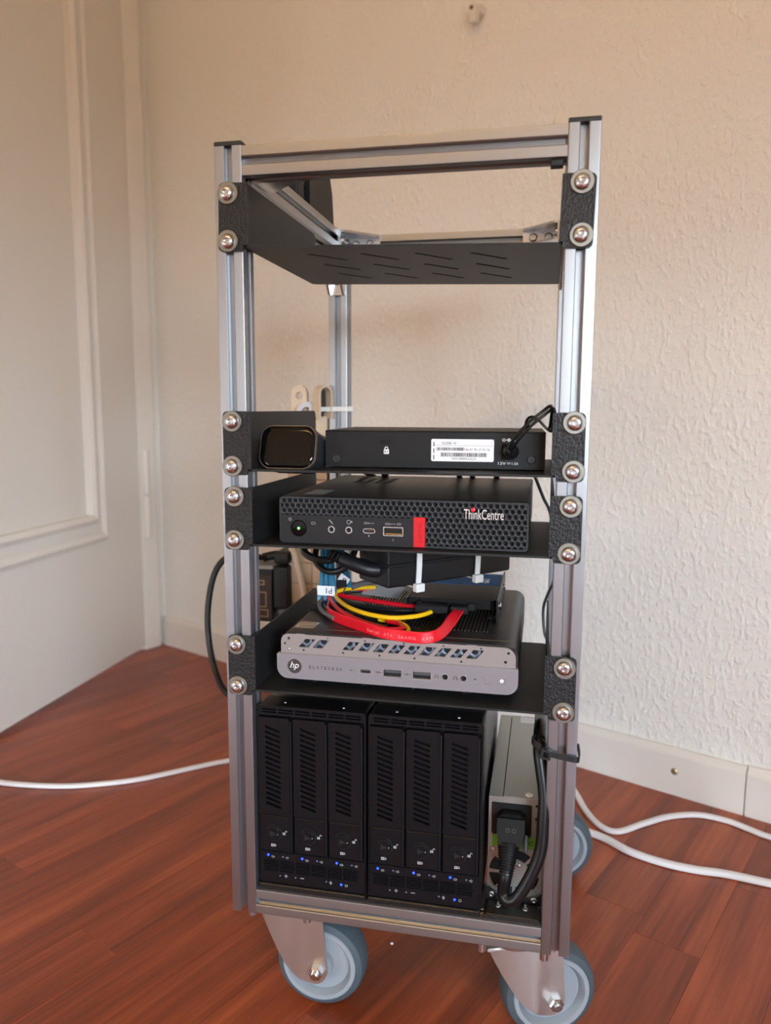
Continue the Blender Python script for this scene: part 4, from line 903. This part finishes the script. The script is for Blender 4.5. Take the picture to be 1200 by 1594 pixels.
# ================================================================ drive cages
def build_cages():
    mb = {}
    slot_poly = lambda xl, zt: [(xl, zt), (xl+11.8, zt-3.5), (xl+11.8, zt-5.5), (xl, zt-2.0)]
    for k, (xo, lab) in enumerate(((-107.0, 'black three-bay drive cage with blue lights, next to the left post'), (-20.6, 'black three-bay drive cage with blue lights, next to the power supply'))):
        T = thing('drive_cage', (xo+42.3, 95, 119.6), lab, 'drive cage', 'hot-swap drive cages')
        x0, x1 = xo, xo+84.6; y = 5.0
        MB().box(x0, x1, 2.5, 192, 119.7, 124.4, .8, 1).build('base', PRINTED, T)
        MB().box(x0+.6, x1-.2, 20, 195, 124.5, 265.0, .8, 1).build('steel_shell', CAGEM, T)
        bz = MB(); bz.prism(rrect(x0, x1, 124.5, 267.6, (1, 1, 3, 3), 4), 8.5, 26, 'y')
        bz.build('bezel', CAGE, T)
        fr = MB().plate(rrect(x0, x1, 124.5, 267.6, (1, 1, 2.5, 2.5), 4), [rrect(x0+1.5, x1-1.5, 151.2, 260.2, .6, 2)] + [rrect(x0+4+i*13.0, x0+15.6+i*13.0, zz, zz+1.3, .4, 2) for i in range(6) for zz in (261.9, 264.0)], 5.6, 8.6); fr.build('front_frame', CAGE, T)
        for i in range(3):
            a = x0+1.5+27.4*i; b = a+24.6
            sl = [slot_poly(a+5.6, 252.8-4.05*j) for j in range(16)]
            d = MB(); d.plate(rrect(a, b, 181.4, 259.2, (.4, .4, 1.5, 1.5), 3), sl, 3.4, 5.2); d.box(a, a+1.2, 4.8, 8.4, 181.6, 258.6); d.box(b-1.2, b, 4.8, 8.4, 181.6, 258.6)
            dr = d.build('drive_door', CAGE, T)
            rg = MB(); rg.cyl((b+.6, 4.6, 152), (b+.6, 4.6, 257), 1.0, 10); rg.build('door_ridge', CAGE, dr)
            lk = MB().box(a, b, 3.6, 8.2, 151.6, 180.6, .6, 1).build('latch_panel', CAGE, T)
            kx, kz = a+11.2, 167.0
            MB().lathe([(6.6, 0), (6.4, .5), (5.9, .6)], (kx, 3.7, kz-.4), (0, -1, 0), 28).build('lock_seat', DEEP, lk)
            kn = MB().lathe([(5.7, 0), (5.7, 1.6), (5.2, 2.1), (.2, 2.1)], (kx, 3.4, kz), (0, -1, 0), 28).build('lock_knob', CAGE, lk)
            m = MB(); m.prism([(kx-2.2, kz-2.4), (kx+2.6, kz), (kx-2.2, kz+2.4)], 1.1, 1.4); m.build('arrow_mark', DEEP, lk)
            w = MB(); w.prism(circ(kx+3.9, kz, .45, 8), 1.15, 1.4)
            ux, uz = a+19.9, 167.3; yy = 3.5
            w.plate(rrect(ux-1.6, ux+.6, uz-1.5, uz+.4, .1, 1), [rrect(ux-.8, ux-.2, uz-.9, uz-.2, .05, 1)], yy-.1, yy+.2); w.prism([(ux+.2, uz+.4), (ux+.6, uz+.4), (ux+1.0, uz+1.7), (ux+2.0, uz+1.0), (ux+2.2, uz+1.4), (ux+.9, uz+2.3), (ux+.5, uz+1.6)], yy-.1, yy+.2)
            lx, lz = kx-.3, 156.6
            w.plate(rrect(lx-2.0, lx+.3, lz-1.1, lz+1.1, .1, 1), [rrect(lx-1.2, lx-.5, lz-.4, lz+.4, .05, 1)], yy-.1, yy+.2); w.plate([(lx+.3, lz-.9), (lx+1.6, lz-.9), (lx+2.1, lz), (lx+1.6, lz+.9), (lx+.3, lz+.9)], [[(lx+.5, lz-.4), (lx+1.4, lz-.4), (lx+1.6, lz), (lx+1.4, lz+.4), (lx+.5, lz+.4)]], yy-.1, yy+.2)
            w.build('lock_symbols', GREYP, lk)
        # status strip with louvres and lights
        ls = [rrect(x0+4+12.6*i, x0+15.8+12.6*i, zz, zz+1.0, .3, 1) for i in range(6) for zz in (134.6, 136.2, 137.8, 139.4, 141.0, 142.6)]
        MB().plate(rrect(x0+1, x1-1, 125, 150.6, .6, 2), ls, 4.6, 5.8).build('status_strip', CAGE, T)
        for i in range(3):
            a = x0+7.6+27.3*i
            MB().lathe([(.9, 0), (.9, .5), (.5, .9), (.1, 1)], (a, 4.7, 147.5), (0, -1, 0), 12).build('status_light', BLED, T)
        MB().lathe([(.9, 0), (.9, .5), (.5, .9), (.1, 1)], (x0+65.7, 4.7, 130.3), (0, -1, 0), 12).build('status_light', BLED, T)
        p = MB(); yy = 4.6
        for i in range(3):
            a = x0+7.6+27.3*i
            p.plate(rrect(a+2.6, a+4.6, 145.6, 147.2, .2, 1), [rrect(a+2.9, a+4.3, 145.9, 146.9, .1, 1)], yy-.1, yy+.1); p.box(a+4.6, a+5.2, yy-.1, yy+.1, 146.2, 146.6)
            p.plate(circ(a+15.4, 146.7, .95, 10), [circ(a+15.4, 146.7, .6, 10)], yy-.1, yy+.1); p.box(a+13.6, a+14.4, yy-.1, yy+.1, 146.5, 146.8)
        p.box(x0+20.4, x0+23.0, yy-.1, yy+.1, 131.0, 131.6); p.box(x0+21.4, x0+22.0, yy-.1, yy+.1, 130.0, 132.6)
        p.box(x0+33, x0+36.2, yy-.1, yy+.1, 130.9, 131.5); p.box(x0+57.0, x0+57.8, yy-.1, yy+.1, 129.2, 132); p.box(x0+56.2, x0+58.6, yy-.1, yy+.1, 130.4, 131)
        p.plate(circ(x0+69.6, 130.0, 1.1, 12), [circ(x0+69.6, 130.0, .75, 12)], yy-.1, yy+.1)
        p.build('status_symbols', GREYP, T)
        q = MB()
        for i in range(3): q.lathe([(.7, 0), (.7, .4)], (x0+19.4+27.3*i, 4.7, 147.2), (0, -1, 0), 10)
        for dx in (17, 29.4, 54.0): q.lathe([(.7, 0), (.7, .4)], (x0+dx, 4.7, 131.2), (0, -1, 0), 10)
        q.build('unlit_lights', mat('unlit_lens', (90, 100, 130), 0.15), T)
        for fx, fy in ((20, 14), (66, 13)): MB().lathe([(1.3, 0), (1.2, .5), (.3, .8)], (x0+fx, fy, 267.4), (0, 0, 1), 10).build('screw', STEEL, T)
build_cages()

# ================================================================ power supply
def build_psu():
    T = thing('power_supply', (87, 100, 119.6), 'narrow bare steel power supply with fan grille and mains inlet', 'power supply')
    x0, x1, y, z0, z1 = 67.5, 107.0, 25.0, 122.6, 204.0; fx, fz, fr = 87.2, 144.2, 18.6
    holes = []
    for k in range(8):
        a0, a1 = math.radians(45*k+4.5), math.radians(45*k+40.5)
        holes.append([(fx+fr*math.cos(a0+(a1-a0)*i/6), fz+fr*math.sin(a0+(a1-a0)*i/6)) for i in range(7)] + [(fx+11.4*math.cos(a1+(a0-a1)*i/6), fz+11.4*math.sin(a1+(a0-a1)*i/6)) for i in range(7)])
    inlet = rrect(69.6, 99.0, 174.6, 199.4, .6, 2)
    scr = [circ(102.6, 199.0, 1.3, 12), circ(102.6, 188.6, 1.3, 12)]
    MB().plate(rrect(x0, x1, z0, z1, .6, 2), holes+[inlet]+scr, y, y+1.2).build('front_plate', PSUM, T)
    MB().box(x0+.3, x1-.3, y+14, y+155, z0+.2, z1-1, .4, 1).build('body', DEEP, T)
    MB().box(x0+1, x1-1, y+1.4, y+13.8, z0+1, z1-2).build('fan_cavity', DEEP, T)
    MB().box(x0, x0+10.0, y+.6, y+156, z1-.9, z1, .2, 1).build('top_plate', PSUM, T)
    MB().box(x0+10.5, x1, y+.6, y+156, z1-.9, z1+.3, .2, 1).build('top_plate', PSUM, T)
    sd = MB(); sd.box(x0-.2, x0+.6, y+.6, y+156, z0, z1-.4); sd.box(x1-.6, x1+.2, y+.6, y+156, z0, z1-.4); sd.build('side_plate', PSUM, T)
    MB().lathe([(2.9, 0), (2.7, .5), (1.2, .8), (.2, .6)], (96.5, 31, z1+.3), (0, 0, 1), 16).build('screw', WHITEP, T)
    MB().box(86, x1-.2, 166, 180.6, z1+.3, z1+.45).build('top_label', LABEL, T)
    k = MB(); text_mb(k, 'WARNING 12 A', 87.5, 105.5, 0, 1.8, 0, .02, M=Matrix.Translation((0, 177, z1+.46)) @ Matrix.Rotation(math.radians(-90), 4, 'X')); k.build('label_print', INK, T)
    i = MB().plate(rrect(70.0, 98.6, 175.0, 199.0, .8, 2), [[(74, 178), (94.6, 178), (94.6, 192), (91, 195.6), (77.6, 195.6), (74, 192)]], y-1.6, y+6).build('mains_inlet', BLACK, T)
    MB().box(73, 96, y+5, y+8, 176, 197).build('inlet_floor', DEEP, i)
    for sx, sz, r in ((70.8, 161.6, 2.3), (90.2, 151.0, 1.7)): MB().lathe([(r, 0), (r*.9, .8), (.3, 1.1)], (sx, y, sz), (0, -1, 0), 14).build('rivet', ZINC, T)
    g = MB().box(70.2, 103.2, y-.15, y+.05, 164.4, 173.8).build('green_sticker', GREEN, T)
    k = MB(); text_mb(k, 'ANC', 93.4, 101.0, 167.6, 171.2, y-.15, .06); k.build('sticker_print', INK, g)
    MB().lathe([(9.5, 0), (9.5, 6)], (fx, y+2.2, fz), (0, 1, 0), 24).build('fan_hub', BLACK, T)
    b = MB()
    for q in range(7):
        M = Matrix.Translation((fx, y+5, fz)) @ Matrix.Rotation(2*math.pi*q/7, 4, 'Y') @ Matrix.Rotation(math.radians(35), 4, 'X')
        b2 = MB(M); b2.box(9, 18.5, -.4, .4, -4.5, 4.5); b.v += b2.v and b2.v; b.f += [[w+len(b.v)-len(b2.v) for w in f] for f in b2.f]
    b.build('fan_blades', BLACK, T)
    # printed mount in front of and under the supply
    mt = MB(); mt.box(66.2, 107.9, 3.0, 182, 119.7, 122.3, .4, 1); mt.prism([(66.4, 122), (107.8, 122), (107.8, 132.5), (103, 128), (92, 124.6), (83, 124.6), (72, 129.5), (66.4, 133.5)], 21.5, 24.8)
    mo = mt.build('mount', PRINTED, T)
    MB().box(68, 106, 3.2, 20, 120.5, 123.6, .5, 1).build('mount_step', PRINTED, mo)
    for sx, sz in ((70.9, 127.6), (102.4, 126.6)): MB().lathe([(2.5, 0), (2.3, .7), (1.4, 1.2), (.8, 1.0), (.2, .7)], (sx, 21.5, sz), (0, -1, 0), 16).build('mount_screw', WASHER, mo)
    for sx in (76.5, 96.4): m = MB(); m.lathe([(2.2, 0), (2.0, .6), (1.1, 1.2), (1.0, 3.6)], (sx, 14, 123.6), (0, 0, 1), 14); m.build('mount_screw', WASHER, mo)
build_psu()

def build_mains():
    T = thing('mains_cable', (84, 10, 119.6), 'thick black mains cord with ribbed plug in the steel power supply', 'cable')
    # IEC connector pushed into the inlet, cable leaving downwards at an angle
    body = MB(); body.prism([(74.4, 178.3), (94.2, 178.3), (94.2, 191.8), (90.8, 195.2), (77.8, 195.2), (74.4, 191.8)], 16.5, 28, 'y'); pl = body.build('plug', RUBBER, T)
    M = Matrix.Translation((84.3, 18, 186)) @ Matrix.Rotation(math.radians(-27), 4, 'X')
    MB(M).prism([(-10, 4.5), (10, 4.5), (10, -5), (8, -13.5), (-8, -13.5), (-10, -5)], -7, 5, 'y').build('plug_body', RUBBER, pl)
    MB(M).box(9.6, 12.4, -6, 5, -17, -5, 1).build('plug_tab', BLACK, pl)
    k = MB(M); k.plate(circ(-2.2, -3.4, 1.5, 12), [circ(-2.2, -3.4, 1.1, 12)], -7.2, -7); k.plate(circ(2.4, -3.4, 1.5, 12), [circ(2.4, -3.4, 1.1, 12)], -7.2, -7); k.build('plug_marks', mat('worn_rubber_mark', (70, 66, 62), 0.6), pl)
    rl = MB(M); path = [Vector((-1-.10*i, -1-.05*i, -12-1.75*i)) for i in range(14)]
    for i in range(13):
        r = 8.2 - .27*i; d = (path[i+1]-path[i]).normalized(); rl.lathe([(r-.9, 0), (r, .25), (r, 1.05), (r-.9, 1.4), (r-.9, 1.8)], path[i], d, 20)
    rl.build('strain_relief', RUBBER, pl)
    e = M @ path[-1]
    pts = [tuple(M @ path[-4]), tuple(e), (80.6, 1.5, 143.5), (84.0, -1.0, 139.2), (89.8, -2.2, 142.0), (98.0, -1.5, 156.5), (105.6, 0, 178), (107.2, 2, 201), (107.4, 5, 218), (104.8, 9, 235), (102.8, 13, 247), (102.6, 20, 255), (103.0, 32, 259), (103.2, 50, 255), (103, 90, 246), (102, 140, 240)]
    MB().tube(pts, 4.5, 16, 8).build('cord', CORD, T)
    B = thing('cable_tie', (112, 0, 252), 'black cable tie strapping the mains cord to the right front post', 'cable tie')
    Pp = spline([(104, 5, 253.6), (98.6, 9, 255.6), (98.0, 15, 255.8), (102, 18.6, 255), (106.6, 9, 254.2), (106.8, -.9, 253.6), (112, -1.6, 252.6), (121, -1.6, 251.2), (128.3, -1.4, 250.3), (130.0, 3, 250), (130.0, 18, 250), (128, 21.8, 250.2), (110, 21.5, 253)], 5)
    MB().sweep(Pp, [(-2.1, -.5), (2.1, -.5), (2.1, .5), (-2.1, .5)], [Vector((.1, 0, 1))]*len(Pp)).build('strap', BNYLON, B)
    h = MB(Matrix.Translation((107.2, -3.2, 253.4)) @ Matrix.Rotation(math.radians(10), 4, 'Y')); h.plate(rrect(-3.6, 3.6, -3.4, 3.4, .6, 2), [rrect(-1.7, 1.7, -1.9, 1.9, .2, 1)], -2, 2.2); h.build('head', BNYLON, B)
build_mains()

# ================================================================ at the back: power strip, adapters, cables
def build_strip():
    T = thing('power_strip', (-152, 300, 205), 'white power strip with shade tinted into its colour, strapped upright outside the rear left post', 'power strip')
    x0, x1, y0, y1 = -175.5, -130.5, 284, 324
    MB().box(x0+1, x1-1, y0+1.2, y1, 200, 485, 2).build('body', mat('strip_core', (150, 132, 112), 0.6), T)
    z = 203.0; k = 0
    while z < 480:
        for a, b in ((x0, -149.0), (-148.2, x1)):
            MB().box(a, b, y0, y1+.2, z, z+22.3, .7, 1).build('casing_segment', STRIPM, T); 
        z += 23.2
    m = MB(); m.plate([(-172.6, 480)] + [(-155.2, 480)] + [(-163.9+8.7*math.cos(math.pi*i/14), 504.8+8.7*math.sin(math.pi*i/14)) for i in range(15)], [circ(-163.6, 502.5, 4.2, 18)], 292, 299)
    m.build('hanging_tab', STRIPM, T)
    arc = lambda cx, cz, r: [(cx+r*math.cos(math.pi*i/16), cz+r*math.sin(math.pi*i/16)) for i in range(17)]
    m = MB(); m.prism(arc(-152.5, 485, 10.8)+arc(-152.5, 485, 5.2)[::-1], 281, 288); m.build('hanging_tab', STRIPG, T)
    m = MB(); Mr = Matrix.Translation((-133.6, 280, 486)) @ Matrix.Rotation(math.radians(52), 4, 'Z')
    m.M = Mr; m.prism([(9.2, -8)] + arc(0, 18, 9.2) + [(-9.2, -8), (-6.6, -8)] + arc(0, 18, 6.6)[::-1] + [(6.6, -8)], -6, 6); m.build('hanging_tab', STRIPM, T)
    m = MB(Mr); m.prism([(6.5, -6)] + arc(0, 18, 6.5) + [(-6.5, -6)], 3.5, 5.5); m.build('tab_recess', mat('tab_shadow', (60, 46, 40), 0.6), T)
    Z = thing('cable_tie', (-118, 283, 488), 'white cable tie around the rear left post and power strip', 'cable tie')
    Pp = spline([(-142, 296, 487.6), (-141, 283, 487.8), (-132, 282.6, 488), (-118, 283.2, 488.2), (-107.4, 283.8, 488.4), (-106.6, 292, 488.4), (-106.8, 304, 488.4), (-110, 307.4, 488.2), (-124, 307.4, 488)], 5)
    MB().sweep(Pp, [(-2.4, -.6), (2.4, -.6), (2.4, .6), (-2.4, .6)], [Vector((0, 0, 1))]*len(Pp)).build('strap', NYLON, Z)
    MB().box(-106.9, -100.8, 284, 290, 485.4, 491.2, .8, 1).build('head', NYLON, Z)
    A = thing('plug_adapter', (-200, 290, 250), 'black plug adapter with brown printed face in the shade-tinted power strip', 'power adapter')
    MB().box(-214, -189.5, 268, 312, 253.5, 312.5, 2).build('body', ADAPT, A); MB().box(-213, -190.6, 267.6, 268.2, 257, 306).build('label_face', BROWNL, A)
    k = MB()
    for a, b, c, d in ((-206, -198, 295, 301), (-208, -196, 270, 288), (-206, -194, 259, 268)): k.plate(rrect(a, b, c, d, .8, 2), [rrect(a+1.6, b-1.6, c+1.6, d-1.6, .4, 1)], 267.2, 267.7)
    k.build('label_marks', mat('label_marks_tan', (120, 94, 72), 0.5), A)
    MB().box(-214.5, -188, 266, 314, 312.8, 317.6, 1.2, 1).build('top_cap', mat('adapter_grey', (120, 116, 110), 0.5), A)
    B = thing('mains_plug', (-182, 292, 268), 'chunky black mains plug beside the brown-faced adapter', 'power plug')
    MB().box(-190, -172.4, 270, 312, 268, 316, 3).build('body', ADAPT, B)
    MB().box(-190, -171.8, 272, 310, 318, 332, 4).build('cap', ADAPT, B)
    MB().tube([(-174, 290, 325), (-190, 288, 326), (-205, 282, 323)], 5.0, 14).build('strain_relief', ADAPT, B)
    MB().box(-188, -172, 276, 306, 258, 267.6, 1.5, 1).build('foot', mat('plug_grey', (96, 98, 108), 0.5), B)
    Cc = thing('mains_cable', (-240, 245, 190), 'black cord looping outside the left front post', 'cable')
    MB().tube([(-200, 283, 323.5), (-206.9, 276, 324.6), (-224.6, 262, 329.1), (-240.4, 255, 323.9), (-250.8, 250, 304.5), (-255.6, 245, 269.5), (-252.8, 240, 234.9), (-241.6, 230, 206.4), (-223.0, 215, 189.5), (-190, 208, 178), (-160, 215, 160), (-145, 245, 130)], 3.4, 14).build('cord', CORD, Cc)
    Wc = thing('mains_cable', (-160, 276, 250), 'cream cord hanging in front of the power strip behind the rack', 'cable')
    MB().tube([(-169, 274, 350), (-166.8, 275, 335.6), (-161.9, 276, 314.2), (-157.0, 277, 292.8), (-154.3, 277, 271.1), (-154, 277, 240), (-158, 278, 212)], 3.6, 14).build('cord', mat('cream_flex', (196, 178, 156), 0.5), Wc)
build_strip()

def build_small_cables():
    labs = {-62: 'black network cable slanting down behind the dark mini computer, leftmost of its kind', -48: 'thick black network cable second from the left under the network switch',
            22: 'black network cable stub below the left end of the white barcode label', 34: 'black network cable stub below the middle of the white barcode label', 56: 'black network cable stub below the right part of the barcode label'}
    for x, lab in labs.items():
        T = thing('network_cable', (x, 175, 420), lab, 'cable', 'network cables behind the switch')
        r = 3.4 if x == -48 else 2.6
        MB().box(x-5.5, x+5.5, 131, 146, 450, 458, .8, 1).build('connector', BLACK, T)
        dx = -14 if x == -62 else 2
        MB().tube([(x, 145, 454), (x, 163, 453), (x+dx*.1, 176, 446), (x+dx*.5, 182, 434), (x-dx*.4 if x == -62 else x+dx, 190, 424), (x-dx if x == -62 else x+dx, 199, 412), (x-dx if x == -62 else x+dx, 206, 395)], r, 10).build('lead', CORD, T)
    T = thing('thin_cable', (106, 230, 250), 'thin dark green cable running down beside the rear right post', 'cable')
    MB().tube([(88, 150, 440), (92.3, 170, 430.2), (100.1, 190, 409.4), (106.9, 200, 393.5), (111.5, 210, 361.8), (112.9, 230, 326.7), (107.5, 250, 305.7), (103.6, 262, 287.2), (105.4, 262, 262.4), (110.7, 262, 245.6), (112, 262, 200)], 1.5, 8).build('lead', TEALW, T)
build_small_cables()

def build_floor_cables():
    # rounded rectangular flat flex, lying on the floor
    def flex(name, pts, w, h, material, lab):
        P = spline([Vector((x, y, h/2+.1+z)) for x, y, z in pts], 7)
        sd = []
        for i in range(len(P)): t = P[min(i+1, len(P)-1)]-P[max(i-1, 0)]; sd.append(Vector((0, 0, 1)).cross(t).normalized())
        n = 14; prof = [(w/2*math.copysign(abs(math.cos(2*math.pi*i/n))**.7, math.cos(2*math.pi*i/n)), h/2*math.copysign(abs(math.sin(2*math.pi*i/n))**.7, math.sin(2*math.pi*i/n))) for i in range(n)]
        o = MB().sweep(P, prof, sd).build(name, material); tag(o, lab, 'cable', 'white cables on the floor')
    flex('floor_cable', [(-900, 345, 0), (-760, 330, 0), (-647.1, 316.7, 0), (-582.5, 308.7, 0), (-528.0, 311.5, 0), (-486.9, 319.4, 0), (-449.7, 333.5, 0), (-414.4, 351.8, 0), (-381.7, 377.2, 0), (-348.6, 405.3, 0), (-320.6, 427.1, 0), (-270, 460, 0), (-200, 480, 0), (-100, 486, 0), (30, 490, 0), (110, 485, 0), (140.6, 466.9, 0), (151.9, 437.8, 0), (163.3, 393.3, 0), (178.6, 362.3, 0), (197.6, 354.9, 0), (227.4, 378.4, 0), (259.7, 401.6, 0), (294.7, 413.6, 0), (326.1, 406.8, 0), (347.7, 392.5, 0), (368.5, 378.8, 0), (440, 350, 0), (560, 330, 0)], 7.5, 5.5, WHITEC, 'long white cable snaking across the floor behind the rack and curving past the right wheels')
    flex('floor_cable', [(40, 345, 0), (90, 356, 0), (130.5, 352, 0), (155.9, 347.5, 0), (180.4, 336.1, 0), (206.3, 314, 0), (238.2, 299.6, 0), (269.8, 293.1, 0), (301.6, 291.7, 0), (343.4, 283.6, 0), (389.3, 274.9, 0), (520, 250, 0)], 8.5, 7, WHITEC, 'thicker white cable on the right floor, nearer than the curving one')
build_floor_cables()

# wall hook near the top and a crumb on the floor
def build_wall_bits():
    T = thing('wall_hook', tuple(RM @ Vector((723, 0, 1016))), 'small white plastic hook on the wall above the rack', 'hook')
    MB(RM).lathe([(9, 0), (9, 4), (7.5, 7), (6, 12), (5.5, 20)], (723, 12.0, 1022), (0, -1, 0), 20).build('base', PAINT, T)
    MB(RM).box(716, 728, -9, 3, 1002, 1026, 3).build('hook_tip', PAINT, T)
    MB(RM).cyl((722, -10, 1020), (722, -8, 1020), 2.6, 14).build('screw_hole', mat('screw_hole_brown', (110, 96, 74), 0.6), T)
    o = MB().lathe([(.3, 0), (1.5, .5), (1.2, 1.3), (.3, 1.8)], (-24, 118, 0), (0.1, 0, 1), 7).build('crumb', PAPER); tag(o, 'tiny pale crumb on the floor between the front wheels', 'crumb')
build_wall_bits()

# ceiling lamp of the room, behind the viewer
def build_lamp():
    x, y, z = -260, -1480, 1850
    T = thing('pendant_lamp', (x, y, z), 'long glowing bar lamp hanging from the ceiling', 'lamp')
    MB().box(x-620, x+620, y-32, y+32, z-34, z+26, 6).build('diffuser', mat('lamp_diffuser', (255, 240, 220), 0.4, emit=((255, 204, 134), LAMP)), T)
    MB().box(x-630, x+630, y-36, y+36, z+26.5, z+40, 3).build('housing', FRAMEW, T)
    for dx in (-450, 450): MB().cyl((x+dx, y, z+40), (x+dx, y, ROOM_H-15), 2, 8).build('suspension_wire', ZINC, T)
    MB().box(x-500, x+500, y-25, y+25, ROOM_H-15, ROOM_H-.5, 2).build('canopy', FRAMEW, T)
build_lamp()
